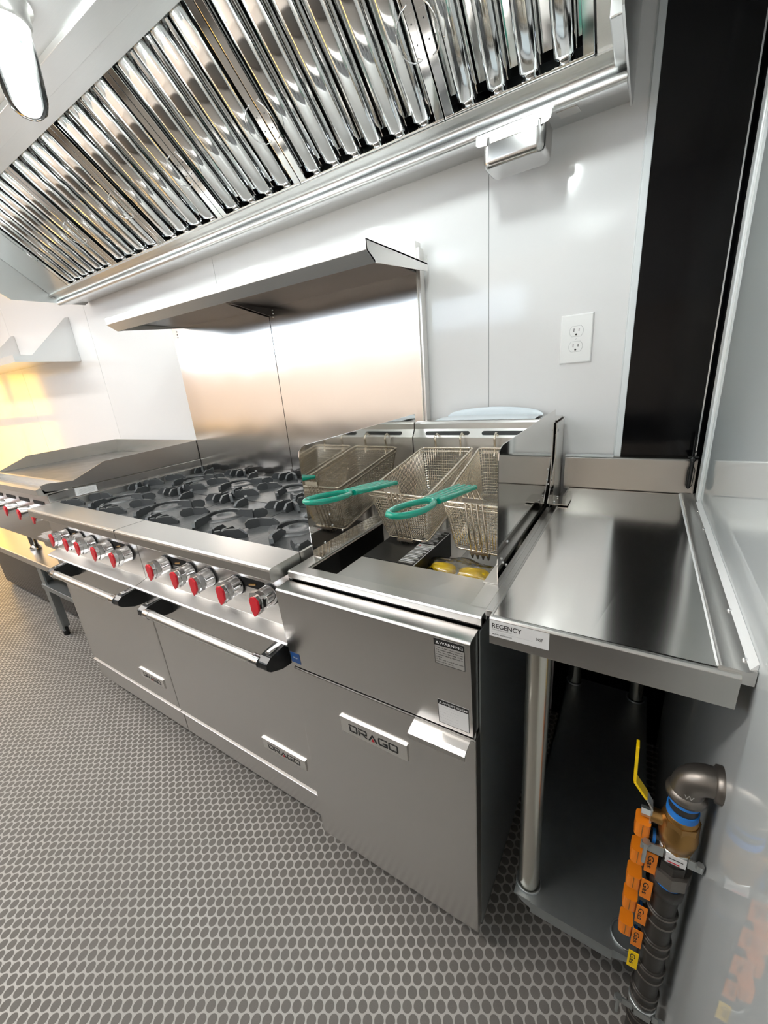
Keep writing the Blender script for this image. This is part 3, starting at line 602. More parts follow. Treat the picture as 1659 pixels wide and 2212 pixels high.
# rear riser
mb = MB()
mb.prism([(-6.4, 33.6), (-6.4, 42.0), (-5.75, 42.95), (-5.75, 43.6), (-5.6, 43.8), (-5.0, 43.85), (-5.0, 43.75), (-5.55, 43.7), (-5.65, 42.95), (-6.3, 41.95), (-6.3, 33.6)], 'x', FX0+0.3, FX1-0.4, 'light_steel')
mb.box(FX0+0.3, FX1-0.05, -1.0, -0.8, 33.3, 43.6, 'light_steel'); mb.box(FX1-0.15, FX1-0.05, -5.4, -0.8, 33.3, 43.4, 'light_steel'); mb.box(FX0+0.3, FX0+0.4, -5.0, -0.8, 33.3, 43.4, 'light_steel')
mb.box(FX0+0.3, -14.8, -5.0, -1.0, 43.6, 43.7, 'brushed'); mb.box(-2.4, FX1-0.2, -5.0, -1.0, 43.6, 43.7, 'brushed'); mb.box(FX0+0.3, FX1-0.2, -5.0, -1.0, 42.2, 42.3, 'dark_gap')
mb.build('flue_riser', fr)
sl = Vector((0, 0.65, 0.95)).normalized(); nn_ = Vector((0, -0.95, 0.65)).normalized()
for a, b in ((-15.2, -9.9), (-7.9, -2.6)):
    mb = MB(); c0 = Vector((a, -6.08, 42.47)); c1 = Vector((b, -6.08, 42.47)); P = []
    for k in range(9): an = math.pi/2+math.pi*k/8; P.append(c0+Vector((math.cos(an)*0.26, 0, 0))+sl*math.sin(an)*0.26)
    for k in range(9): an = -math.pi/2+math.pi*k/8; P.append(c1+Vector((math.cos(an)*0.26, 0, 0))+sl*math.sin(an)*0.26)
    mb.plate([p+nn_*0.012 for p in P], nn_, 0.01, 'black'); mb.build('hook_slot', fr)
mb = MB(); vs = []; n = 20
for k in range(n+1):
    u = k/n; x = -14.7+12.2*u; w1_ = math.sin(math.pi*u)**0.5; zt = 44.0+0.95*w1_
    vs += [(x, -5.0, 43.88), (x, -2.8, 43.95+0.3*w1_), (x, -0.6, 43.8), (x, -0.5, zt)]
mb.add(vs, [(4*k+j, 4*k+4+j, 4*k+5+j, 4*k+1+j) for k in range(n) for j in range(3)], 'film_white', True); mb.build('flue_cover', fr, label='pale film covered flue plate')
# splash guards (mirror polished sheets)
def guard(x, xf, side):
    mb = MB(); pr = [(-27.2 if side < 0 else -25.9, 34.25)]
    f = pr[0][0]
    pr += [(f, 43.6), (f+0.12, 44.1), (f+0.45, 44.35), (f+1.0, 44.5), (-5.4, 44.85), (-5.4, 42.0), (-5.4, 34.25)]
    mb.prism(pr, 'x', x-0.03, x+0.03, 'mirror')
    x0, x1 = (x, x+0.95) if side < 0 else (x-1.05, x)
    mb.box(x0, x1, f, -6.5, 34.24, 34.3, 'mirror' if side < 0 else 'light_steel')
    for y, z in ((f+3.2, 36.2), (f+4.6, 35.2), (f+3.0, 37.4), (f+1.8, 34.9)) if side < 0 else ((f+0.9, 36.0), (f+1.3, 35.5), (f+2.2, 34.9), (f+2.4, 36.8), (-8.3, 39.0), (-7.9, 37.3), (-8.5, 37.9)):
        mb.blob((x+(0.06 if side < 0 else 0.06), y, z), (0.07, 0.13, 0.13), 'chrome', 10, 6)
    return mb.build('splash_guard', fr)
guard(-17.2, 0, -1); guard(-0.3, 0, 1)
mb = MB(); mb.blob((-0.02, -4.9, 42.6), (0.1, 0.16, 0.16), 'chrome', 10, 6); mb.build('rivet', fr)
mb = MB(); mb.prism([(-5.9, 35.4), (-5.9, 39.6), (-8.8, 35.4)], 'x', -0.1, -0.02, 'mirror'); mb.box(-0.1, 1.9, -8.8, -5.6, 35.32, 35.4, 'mirror')
for y in (-8.2, -6.3): mb.blob((0.5, y, 35.5), (0.13, 0.13, 0.08), 'chrome', 8, 5)
mb.build('corner_bracket', fr)
for x in (FX0+2, FX1-2):
    for y in (-28, -4):
        mb = MB(); mb.cyl((x, y, 0), (x, y, 2.7), 0.8, 'black_plastic', 16); mb.cyl((x, y, 0), (x, y, 0.4), 1.2, 'black_plastic', 16); mb.build('foot', fr)

# fry baskets
def basket(lab, quad_top, quad_bot, hxc, hyc, hz, hend):
    """quad_top: rear-left, rear-right, front-right, front-left rim corners; quad_bot the same at the base"""
    qt = [Vector(p) for p in quad_top]; qb = [Vector(p) for p in quad_bot]; org = tuple((qb[0]+qb[2])/2)
    t = thing('fry_basket', org, lab, 'fry basket', 'wire baskets hanging in the fryer')
    def rnd(q, r=0.55, n=4):
        P = []
        for i in range(4):
            p = q[i]; a = (q[i-1]-p).normalized(); b = (q[(i+1) % 4]-p).normalized()
            for k in range(n+1):
                u = k/n; P.append(p+a*r*(1-u)**2+b*r*u**2)
        return P
    mb = MB(); mb.tube(rnd(qt), 0.13, 'wire', 8, closed=True); mb.tube([p-Vector((0, 0, 0.45)) for p in rnd(qt)], 0.085, 'wire', 6, closed=True); mb.build('rim', t)
    mb = MB(); wr = 0.032
    def L_(a, b, u): return a*(1-u)+b*u
    nH = 17
    for k in range(1, nH):   # horizontal loops
        u = k/nH; q = [L_(qt[i], qb[i], u) for i in range(4)]; mb.tube(rnd(q, 0.7), wr, 'wire', 4, closed=True)
    nx, ny = 20, 40
    def bot(u, v, d=0.0): return L_(L_(qb[0], qb[1], u), L_(qb[3], qb[2], u), v)
    def top(u, v): return L_(L_(qt[0], qt[1], u), L_(qt[3], qt[2], u), v)
    for k in range(nx+1):
        u = 0.03+0.94*k/nx; mb.tube([top(u, 0), L_(top(u, 0), bot(u, 0), 0.93), bot(u, 0.04), bot(u, 0.96), L_(top(u, 1), bot(u, 1), 0.93), top(u, 1)], wr, 'wire', 4)
    for k in range(ny+1):
        v = 0.02+0.96*k/ny; mb.tube([top(0, v), L_(top(0, v), bot(0, v), 0.93), bot(0.07, v), bot(0.93, v), L_(top(1, v), bot(1, v), 0.93), top(1, v)], wr, 'wire', 4)
    mb.build('mesh', t)
    mb = MB(); mb.tube([p-Vector((0, 0, 0.08)) for p in rnd(qb)], 0.10, 'wire', 8, closed=True); mb.build('base_ring', t)
    # rear hooks over the slots
    for u in (0.27, 0.76):
        p = L_(qt[0], qt[1], u); mb = MB(); mb.tube([p+Vector((0, -0.1, -0.9)), p+Vector((0, 0.15, 0.0)), p+Vector((0, 0.1, 0.6)), p+Vector((0, 0.0, 1.0)), p+Vector((0, 0.15, 1.4)), p+Vector((0, 0.55, 1.62)), p+Vector((0, 1.05, 1.45)), p+Vector((0, 1.3, 1.1))], 0.13, 'wire', 8); mb.build('hook', t)
    # handle support wires up the front face
    fm = (qt[2]+qt[3])/2; bm_ = (qb[2]+qb[3])/2; hw = 0.78
    for k in range(4):
        o = Vector((-hw+2*hw*k/3, 0, 0)); mb = MB(); x = hxc
        pts = [Vector((bm_.x, bm_.y+0.6, bm_.z-0.15))+o, Vector((bm_.x, bm_.y-0.1, bm_.z-0.75))+o, Vector((bm_.x, bm_.y-0.35, bm_.z-0.3))+o]
        mb.tube(pts, 0.09, 'wire_dark', 6)
        pts = [Vector((bm_.x, bm_.y-0.35, bm_.z-0.3))+o, Vector((bm_.x, bm_.y-0.45, bm_.z+0.4))+o, Vector((fm.x, fm.y-0.4, fm.z+0.4))+o, Vector((hxc, hyc-0.05, hz-0.35))+o, Vector((hxc, hyc-0.5, hz-0.02))+o*0.95]
        mb.tube(pts, 0.09, 'wire', 6); mb.build('support_wire', t)
    mb = MB(); mb.box(fm.x-hw-0.1, fm.x+hw+0.1, fm.y-0.62, fm.y-0.42, fm.z+0.35, fm.z+0.75, 'wire'); mb.build('cross_bar', t)
    mb = MB(); mb.box(bm_.x-hw-0.1, bm_.x+hw+0.1, bm_.y-0.62, bm_.y-0.42, bm_.z-0.15, bm_.z+0.05, 'wire_dark'); mb.build('cross_bar', t)
    # green coated handle: four ribs then an open loop
    mb = MB(); p0 = Vector((hxc, hyc-0.4, hz)); p1 = Vector(hend); ax = p1-p0; pm = p0+ax*0.56
    for k in range(4):
        o = Vector((-0.72+1.44*k/3, 0, 0)); mb.tube([p0+o, p0+ax*0.3+o*0.98, pm+o*(0.72 if k in (0, 3) else 0.6)], 0.22, 'green_rubber', 10)
    mb.box(pm.x-0.45, pm.x+0.45, pm.y-0.2, pm.y+0.2, pm.z-0.2, pm.z+0.2, 'green_rubber')
    lp = []
    for k in range(17):
        u = k/16*2*math.pi; a = 0.5-0.5*math.cos(u); lp.append(pm+ax*0.44*a+Vector((0.86*math.sin(u)*(0.9+0.35*a), 0, 0)))
    mb.tube(lp[:-1], 0.22, 'green_rubber', 10, closed=True); mb.build('handle', t, label='green coated handle')
basket('wire fry basket on the left with green handle, nearer the range', [(-15.35, -7.4, 40.85), (-8.75, -7.4, 40.95), (-8.75, -20.2, 38.65), (-15.35, -20.2, 38.8)], [(-14.5, -8.3, 35.7), (-9.5, -8.3, 35.7), (-9.6, -18.6, 33.5), (-14.3, -18.6, 33.5)], -12.1, -20.6, 40.1, (-12.1, -32.2, 41.5))
basket('wire fry basket on the right with green handle, beside the worktable side guard', [(-8.0, -7.4, 40.95), (-1.5, -7.4, 41.0), (-0.85, -20.2, 38.3), (-7.25, -20.0, 38.4)], [(-7.3, -8.3, 35.8), (-2.2, -8.3, 35.8), (-1.5, -18.6, 33.2), (-6.7, -18.4, 33.3)], -4.5, -20.4, 40.15, (-4.6, -32.9, 41.55))
# things lying in the tank
mb = MB(); mb.box(-14.5, -8.8, -23.2, -14.6, 30.25, 33.0, 'box_black')
for k in range(26):
    y = -22.9+k*0.32
    if 12 <= k <= 14: continue
    a = -10.6; b = -8.95-random.random()*0.6; mb.box(a, b, y, y+(0.15 if k > 11 else 0.2), 33.0, 33.007, 'label_white' if (k % 3 or k > 14) else 'label_grey')
mb.box(-10.65, -8.9, -19.1, -18.4, 33.0, 33.008, 'label_white'); mb.text('WARNING', (-10.1, -18.9, 33.01), (1, 0, 0), (0, 1, 0), 0.3, 'ink', width=1.1)
mb.plate([(-10.5, -18.95, 33.01), (-10.2, -18.95, 33.01), (-10.35, -18.6, 33.01)], (0, 0, 1), 0.005, 'red')
mb.box(-8.86, -8.8, -23.2, -14.6, 32.95, 33.01, 'label_white')
tag(mb.build('carton', org=(-11, -17, 30.25), bevel=0.03), 'black printed carton lying in the empty fryer tank', 'carton')
def lump(cx, cy, cz, rx, ry, rz, seed):
    mb = MB(); rnd_ = random.Random(seed); ph = [rnd_.random()*6 for _ in range(6)]
    def f(d):
        k = 1/max(abs(d.x)**4+abs(d.y)**4+abs(d.z)**4, 1e-6)**0.25
        return (0.55+0.45*k)*(1+0.05*math.sin(5*d.x+ph[0])+0.06*math.sin(6*d.y+ph[1])+0.05*math.sin(7*d.z+ph[2]))
    mb.blob((cx, cy, cz), (rx, ry, rz), 'yellow', 28, 18, f); return mb
mb = lump(-7.7+0.5, -20.3, 31.55, 1.25, 0.75, 0.62, 1); mb.plate([(-8.3, -21.02, 31.7), (-8.05, -21.08, 31.4), (-7.8, -21.08, 31.7), (-8.05, -21.02, 32.0)], (-0.2, -1, 0.2), 0.03, 'ink')
tag(mb.build('plastic_block', org=(-7.2, -20.3, 31)), 'yellow plastic block in the clear bag nearer the carton', 'plastic block', 'yellow blocks in the clear bag')
mb = lump(-4.0, -20.5, 31.6, 1.45, 0.8, 0.70, 2)
tag(mb.build('plastic_block', org=(-4.0, -20.5, 31)), 'yellow plastic block in the clear bag nearer the right side guard', 'plastic block', 'yellow blocks in the clear bag')
mb = MB(); mb.blob((-5.5, -20.1, 31.65), (3.7, 1.9, 1.0), 'plastic_bag', 30, 16, lambda d: 1+0.10*math.sin(7*d.x+3*d.y)+0.07*math.sin(11*d.y+5*d.z)); tag(mb.build('plastic_bag', org=(-5.6, -20.2, 30.9)), 'clear plastic bag around two yellow blocks in the fryer tank', 'plastic bag')
mb = MB()
random.seed(3)
for k in range(20):
    pass
mb.box(-7.4, -1.4, -22.5, -9.6, 30.25, 30.7, 'label_grey'); tag(mb.build('manual', org=(-4.4, -16, 30.25), bevel=0.1), 'grey wrapped manual lying under the yellow blocks in the tank', 'booklet')

# ================================================================ WORKTABLE
TX0, TX1 = 0.9, 11.8
tb = thing('worktable', (6.4, -16, 0), 'narrow stainless worktable with backsplash between fryer and side wall', 'table')
mb = MB()
zc = 35.2
mb.add([(TX0+0.15, -31.2, zc), (6.3, -31.2, zc+0.02), (TX1, -31.2, zc+0.05), (TX1, -1.2, zc), (6.3, -1.2, zc), (TX0+0.15, -1.2, zc)], [(0, 1, 4, 5), (1, 2, 3, 4)], 'deck')
mb.prism([(-31.15, zc), (-31.4, zc-0.03), (-31.52, zc-0.15), (-31.5, 33.3), (-31.35, 33.2), (-30.6, 33.2), (-30.6, 33.3), (-31.3, 33.3), (-31.3, 34.9), (-31.15, 35.0)], 'x', TX0, TX1+0.85, 'brushed')
mb.box(TX0, TX0+0.18, -31.3, -1.0, 33.4, zc+0.03, 'brushed'); mb.box(0.22, TX0, -30.2, -1.2, 34.3, 34.75, 'brushed'); mb.box(TX0+0.2, XR-0.6, -30.6, -1.0, 34.9, 35.0, 'brushed')
mb.build('tabletop', tb, bevel=0.03)
mb = MB(); mb.prism([(-1.15, 35.0), (-1.0, 35.4), (-0.95, 38.7), (-0.85, 38.95), (0, 39.0), (0, 38.9), (-0.8, 38.85), (-0.8, 35.0)], 'x', TX0-1.2+0.6, XR-0.3, 'backsplash_steel', True); mb.build('backsplash', tb)
mb = MB()   # raised edge rail along the wall side
mb.prism([(11.78, 35.1), (11.85, 35.32), (11.98, 35.36), (12.45, 35.34), (12.9, 35.28), (13.1, 35.4), (13.2, 35.4), (13.2, 34.6), (11.78, 34.6)], 'y', -31.2, -1.1, 'light_steel', True)
for y, z in ((-7.2, 35.4), (-12, 35.4), (-25.5, 35.4), (-30.2, 35.4)): mb.blob((12.9, y, z-0.05), (0.13, 0.13, 0.08), 'chrome', 8, 5)
mb.build('side_rail', tb)
mb = MB(); mb.prism([(12.95, 35.3), (13.24, 35.3), (13.24, 35.75)], 'y', -31.0, -4.2, 'sealant'); mb.prism([(11.7, 35.2), (11.82, 35.33), (11.9, 35.2)], 'y', -31.1, -1.2, 'sealant')
mb.box(0.3, 5.3, -1.0, -0.2, 38.93, 39.12, 'sealant'); mb.build('sealant_bead', tb)
mb = MB()   # undershelf
mb.box(2.6, 11.6, -30.4, -2.4, 9.0, 9.1, 'galvanized'); mb.box(3.9, 9.6, -30.5, -30.35, 8.0, 9.12, 'galvanized'); mb.box(2.6, 2.75, -29, -3, 8.0, 9.1, 'galvanized'); mb.build('undershelf', tb)
for x, y, full in ((3.45, -29.1, True), (10.35, -29.1, False), (3.45, -3.2, True), (10.4, -3.2, True)):
    mb = MB(); mb.lathe((x, y, 7.9), (0, 0, 1), [(0.98, 0), (0.98, 1.35), (0.9, 1.38), (0.86, 1.3), (0.86, 0.1)], 'galvanized', 28)
    mb.prism([(x-0.3, y-0.98), (x+1.2*(1 if x < 6 else -1), y-1.35), (x+1.2*(1 if x < 6 else -1), y+0.9), (x-0.3, y+0.9)] if x < 6 else [(x-1.2, y-1.35), (x+0.3, y-0.98), (x+0.3, y+0.9), (x-1.2, y+0.9)], 'z', 8.0, 9.05, 'galvanized')
    mb.build('corner_socket', tb)
    if full:
        mb = MB(); z_ = 8.0 if y < -20 else 1.0; mb.cyl((x, y, z_), (x, y, 34.9), 0.8, 'pipe_steel', 32)
        if y > -20: mb.cyl((x, y, 0.0), (x, y, 1.1), 0.65, 'black_plastic', 20, r1=0.78)
        mb.build('leg', tb)
mb = MB()   # maker's label on the front edge
y = -31.53; x0, x1, z0, z1 = 0.92, 4.36, 33.9, 35.02
mb.plate([(x0, y, z0), (x1, y, z0), (x1, y, z1), (x0, y, z1)], (0, -1, 0), 0.012, 'label_white')
mb.text('REGENCY', (x0+0.16, y-0.014, z1-0.50), (1, 0, 0), (0, 0, 1), 0.32, 'ink', width=1.75, bold=0.012)
mb.text('TABLES AND SINKS', (x0+0.18, y-0.014, z1-0.64), (1, 0, 0), (0, 0, 1), 0.06, 'ink', width=1.15)
mb.text('MODEL 600TB3012G', (x0+0.16, y-0.014, z0+0.14), (1, 0, 0), (0, 0, 1), 0.085, 'ink', width=1.2, bold=0.015)
mb.box(x0+0.1, x1-0.9, y-0.016, y-0.012, z0+0.33, z0+0.337, 'paper')
mb.text('NSF', (x1-0.68, y-0.014, z0+0.46), (1, 0, 0), (0, 0, 1), 0.2, 'ink', width=0.36, bold=0.01)
mb.build('maker_label', tb, label='white maker label on the front edge')
# black latch rod at the back corner
lt = thing('latch_rod', (12.5, -1.6, 36), 'black spring latch rod hanging over the backsplash corner', 'latch')
mb = MB(); mb.cyl((12.35, -1.6, 39.4), (12.35, -1.6, 41.4), 0.05, 'black_plastic', 8); mb.cyl((12.5, -1.6, 39.4), (12.5, -1.6, 41.4), 0.05, 'black_plastic', 8); mb.build('rod', lt)
mb = MB(); mb.box(12.0, 12.9, -1.8, -1.4, 39.25, 39.42, 'black_plastic'); mb.blob((12.42, -1.7, 39.1), (0.3, 0.25, 0.3), 'black_plastic', 12, 8); mb.cyl((12.42, -1.7, 38.9), (12.38, -1.8, 36.1), 0.17, 'black_plastic', 12); mb.build('spring_body', lt)
mb = MB()
for sx in (-1, 1): mb.tube([(12.42+0.05*sx, -1.7, 38.6), (12.42+0.3*sx, -1.7, 38.0), (12.4+0.25*sx, -1.75, 36.4), (12.38, -1.8, 36.0)], 0.04, 'black_plastic', 6)
mb.build('wire_loop', lt)

# ================================================================ OUTLET
ol = thing('wall_outlet', (0.58, -0.02, 51.84), 'white double wall outlet on the white panel beside the black panel', 'outlet')
mb = MB(); cx, cz = 0.56, 51.86; W2, H2 = 1.62, 2.52
P = lambda k, y: [(cx-W2*k[0], y, cz-H2*k[1]), (cx+W2*k[0], y, cz-H2*k[1]), (cx+W2*k[0], y, cz+H2*k[1]), (cx-W2*k[0], y, cz+H2*k[1])]
mb.hexa(P((0.93, 0.955), -0.24), P((1, 1), -0.12), 'white_plastic'); mb.hexa(P((1, 1), -0.12), P((1, 1), 0.0), 'white_plastic'); mb.build('cover_plate', ol, bevel=0.03)
for dz in (0.78, -0.78):
    mb = MB(); pr = []
    for k in range(9): a = math.radians(-50+100*k/8); pr.append((0.68*math.cos(a), 0.68*math.sin(a)))
    for k in range(9): a = math.radians(130+100*k/8); pr.append((0.68*math.cos(a), 0.68*math.sin(a)))
    mb.prism([(cx+u*1.04, cz+dz+v*1.04) for u, v in pr], 'y', -0.247, -0.2, 'paper'); mb.prism([(cx+u, cz+dz+v) for u, v in pr], 'y', -0.28, -0.2, 'white_plastic')
    for q, h in ((-0.25, 0.17), (0.25, 0.14)): mb.box(cx+q-0.035, cx+q+0.035, -0.286, -0.27, cz+dz+0.12-h, cz+dz+0.12+h, 'ink')
    mb.cyl((cx, -0.286, cz+dz-0.32), (cx, -0.27, cz+dz-0.32), 0.10, 'ink', 12); mb.build('receptacle', ol)
mb = MB(); mb.cyl((cx, -0.25, cz), (cx, -0.27, cz), 0.11, 'white_plastic', 12); mb.plate([(cx-0.07, -0.271, cz-0.08), (cx-0.05, -0.271, cz-0.1), (cx+0.08, -0.271, cz+0.07), (cx+0.06, -0.271, cz+0.09)], (0, -1, 0), 0.005, 'paper'); mb.build('screw', ol)

# ================================================================ GRIDDLE AND STAND, WALL SHELF
GX0, GX1 = -105.5, -70.95
gr = thing('griddle', (-88, -16, 24), 'stainless countertop griddle with splash sides on the low stand', 'griddle')
mb = MB(); mb.box(GX0, GX1, -29.0, -1.5, 26.8, 36.5, 'brushed'); mb.build('body', gr, bevel=0.1)
for x in (GX1-0.15, GX0):
    mb = MB(); mb.prism([(-29.3, 36.6), (-29.5, 37.9), (-28.6, 38.1), (-25.0, 37.7), (-19.7, 39.85), (-1.0, 40.45), (-1.0, 36.6)], 'x', x, x+0.15, 'brushed'); mb.build('splash_side', gr)
mb = MB(); mb.box(GX0, GX1, -1.4, -1.1, 36.5, 40.45, 'brushed'); mb.build('splash_back', gr)
mb = MB(); mb.box(GX0+0.3, GX1-0.3, -25.5, -1.5, 36.5, 37.4, 'griddle_plate'); mb.box(GX0+0.2, GX1-0.2, -26.0, -25.4, 36.4, 37.55, 'brushed'); mb.build('griddle_plate', gr)
mb = MB(); mb.prism([(-26, 36.4), (-29.0, 36.9), (-29.6, 37.6), (-30.2, 37.4), (-30.1, 36.5), (-29.0, 36.2)], 'x', GX0, GX1, 'ledge'); mb.build('front_trough', gr)
mb = MB()
for k in range(5):
    x = -75.5-k*6.4; mb.box(x-2.2, x+2.2, -29.06, -28.9, 34.4, 35.0, 'dark_gap'); mb.box(x-2.0, x+0.5, -29.08, -28.9, 31.9, 32.6, 'dark_gap')
mb.build('vent_slot', gr)
for k in range(5):
    x = -74.6-k*6.2; z = 32.8; mb = MB(); mb.lathe((x, -29.0, z), (0, -1, 0), [(0.98, 0), (0.98, 0.12), (0.90, 0.2), (0.88, 1.5), (0.6, 1.6)], 'chrome', 24); mb.build('control_knob', gr)
    mb = MB(); mb.plate([(x+u-0.1, -30.62, z+v) for u, v in ((-0.15, 0.5), (0.35, 0.72), (0.7, 0.4), (0.66, -0.3), (0.1, -1.15), (-0.1, -0.6))], (0, -1, 0), 0.25, 'red'); mb.build('knob_pointer', gr, label='red knob pointer')
mb = MB(); mb.box(-77.5, -71.6, -29.7, -29.0, 26.9, 29.2, 'brushed'); mb.prism([(-29.7, 29.2), (-30.5, 29.1), (-30.5, 28.7), (-29.7, 28.9)], 'x', -76.5, -72.5, 'light_steel'); mb.build('grease_drawer', gr)
mb = MB(); mb.prism([(-70.9, 0), (-70.9, 1)], 'x', 0, 0, 'label_white') if False else None
mb = MB(); mb.plate([(-70.85, -25.3, 35.1), (-70.85, -22.0, 35.15), (-70.85, -22.0, 36.25), (-70.85, -25.2, 36.4)], (1, 0, 0), 0.02, 'label_white')
for k in range(5): mb.box(-70.84, -70.82, -25.0+0.1*k, -22.4, 35.3+0.17*k, 35.34+0.17*k, 'paper')
mb.build('rating_label', gr)
for x in (-82.0, -103.5):
    for y in (-24.5, -4):
        mb = MB(); mb.cyl((x, y, 20.05), (x, y, 26.9), 0.75, 'chrome', 16); mb.lathe((x, y, 20.05), (0, 0, 1), [(1.1, 0), (1.1, 0.4), (0.75, 1.0)], 'chrome', 16); mb.build('foot', gr)
st = thing('equipment_stand', (-90, -16, 0), 'low stainless equipment stand under the griddle', 'equipment stand')
mb = MB(); mb.box(-150, -71.3, -27.8, -1, 18.6, 20.0, 'brushed'); mb.box(-150, -71.3, -27.9, -27.6, 19.9, 20.1, 'light_steel'); mb.build('stand_top', st, bevel=0.1)
mb = MB(); mb.box(-99.5, -71.6, -26.9, -2, 12.2, 13.3, 'galvanized'); mb.build('undershelf', st, bevel=0.08)
for x in (-98.6,):
    for y in (-25.7, -3.5):
        mb = MB(); mb.prism([(x-1.1, y-0.9), (x+1.1, y-0.9), (x+1.1, y-0.6), (x-0.8, y-0.6), (x-0.8, y+1.0), (x-1.1, y+1.0)], 'z', 1.6, 18.6, 'galvanized'); mb.cyl((x-0.3, y-0.2, 0), (x-0.3, y-0.2, 1.7), 0.6, 'black_plastic', 12); mb.build('leg', st)
for x in (-72.6,):
    for y in (-3.5,):
        mb = MB(); mb.box(x-0.8, x+0.8, y-0.8, y+0.8, 0, 18.6, 'galvanized'); mb.build('leg', st)
fz = thing('undercounter_cabinet', (-126, -12, 0), 'black cabinet standing under the far part of the griddle stand', 'cabinet')  # black box added to fill the dark space below the stand
mb = MB(); mb.box(-150, -101, -21.5, -2, 0.6, 17.9, 'black'); mb.build('cabinet_body', fz, bevel=0.1)
mb = MB(); mb.box(-149.5, -101.5, -22.2, -21.5, 1.5, 17.5, 'black_gloss'); mb.build('door', fz, bevel=0.1)
mb = MB(); mb.box(-149, -102, -20.5, -3, 0, 0.6, 'black'); mb.build('plinth', fz)
ws = thing('wall_shelf', (-135, 0, 60), 'stainless wall shelf with triangular end bracket above the griddle side', 'shelf')
mb = MB(); mb.box(-175, -114.0, -13.3, -0.05, 61.0, 61.2, 'hood'); mb.box(-175, -114.0, -13.4, -13.2, 59.8, 61.3, 'hood'); mb.box(-114.1, -113.95, -13.3, -0.05, 59.8, 61.3, 'hood'); mb.build('shelf_board', ws)
for x in (-114.15, -150):
    mb = MB(); mb.prism([(-0.05, 61.2), (-0.05, 70.0), (-0.9, 69.8), (-9.9, 61.2)], 'x', x, x+0.12, 'galvanized' if False else 'hood'); mb.build('bracket', ws)

# ================================================================ GAS MANIFOLD
gm = thing('gas_manifold', (11.75, -30.3, 0), 'black iron gas pipe manifold with ball valve beside the side wall', 'gas pipe')
ax, ay = 11.87, -30.0
mb = MB(); mb.cyl((ax, ay, 0), (ax, ay, 19.0), 0.74, 'black_iron', 28)
for z in (3.0, 6.0, 9.0, 12.05, 15.0): # tee collars
    mb.lathe((ax, ay, z), (0, 0, 1), [(0.74, -0.62), (0.84, -0.55), (0.84, -0.36), (0.78, -0.28), (0.78, 0.28), (0.84, 0.36), (0.84, 0.55), (0.74, 0.62)], 'black_iron', 28, caps=False)
    for dz in (-0.45, 0.45): mb.lathe((ax, ay, z+dz), (0, 0, 1), [(0.80, -0.1), (0.875, -0.05), (0.875, 0.05), (0.80, 0.1)], 'elbow_iron', 28, caps=False)
mb.build('main_pipe', gm)
mb = MB()
mb.lathe((ax, ay, 17.2), (0, 0, 1), [(0.74, 0), (0.9, 0.1), (0.92, 0.9), (0.85, 1.0)], 'black_iron', 28)
mb.cyl((ax, ay, 18.6), (ax, ay, 19.6), 1.06, 'elbow_iron', 8, smooth=False); mb.cyl((ax, ay, 19.6), (ax, ay, 20.3), 0.84, 'black_iron', 8, smooth=False); mb.cyl((ax, ay, 20.3), (ax, ay, 20.9), 0.74, 'black_iron', 20)
mb.build('union', gm)
for z0, z1 in ((18.2, 18.7), (24.05, 24.5), (25.05, 25.4)):
    mb = MB(); mb.cyl((ax, ay, z0), (ax, ay, z1), 0.79, 'blue_tape', 24); mb.build('thread_tape', gm)
mb = MB(); mb.cyl((ax, ay, 24.0), (ax, ay, 25.6), 0.72, 'black_iron', 24); mb.build('nipple', gm)
mb = MB(); ze = 27.05; R_ = 0.95; pts = [Vector((ax, ay, 25.5)), Vector((ax, ay, ze-R_))]
for k in range(1, 9):
    a = math.pi/2*k/8; pts.append(Vector((ax+R_*(1-math.cos(a)), ay, ze-R_+R_*math.sin(a))))
pts.append(Vector((13.3, ay, ze)))
mb.tube(pts, 0.82, 'elbow_iron', 28); mb.lathe((ax, ay, 25.45), (0, 0, 1), [(0.8, 0), (0.98, 0.02), (1.0, 0.3), (0.82, 0.5)], 'elbow_iron', 28); mb.lathe((12.9, ay, ze), (1, 0, 0), [(0.82, 0), (0.98, 0.08), (1.0, 0.36)], 'elbow_iron', 28)
mb.text('W', (ax-0.25, ay-0.93, 26.2), (1, 0, 0), (0, 0, 1), 0.3, 'light_steel', extrude=0.03)
mb.build('elbow', gm)
mb = MB()
mb.lathe((ax, ay, 21.5), (0, 0, 1), [(0.70, 0), (0.86, 0.1), (0.98, 0.7), (1.0, 1.0), (0.95, 1.1), (0.93, 1.8), (0.84, 2.0), (0.84, 2.5), (0.74, 2.6)], 'brass', 32)
mb.cyl((ax, ay, 23.2), (ax, ay, 23.75), 0.95, 'brass', 8, smooth=False); mb.cyl((ax, ay, 21.4), (ax, ay, 21.9), 0.9, 'brass', 8, smooth=False)
mb.cyl((ax-0.7, ay, 23.0), (ax-1.45, ay, 23.0), 0.42, 'brass', 16)
mb.build('ball_valve', gm)
mb = MB(); hx = ax-1.42; mb.cyl((hx+0.1, ay, 23.0), (hx-0.5, ay, 23.0), 0.3, 'zinc', 6, smooth=False); mb.build('valve_nut', gm)
mb = MB(); w_ = 0.34
L3 = [(hx, 22.5), (hx, 23.7), (hx-0.35, 24.3), (hx-1.05, 25.3), (hx-1.15, 28.0)]
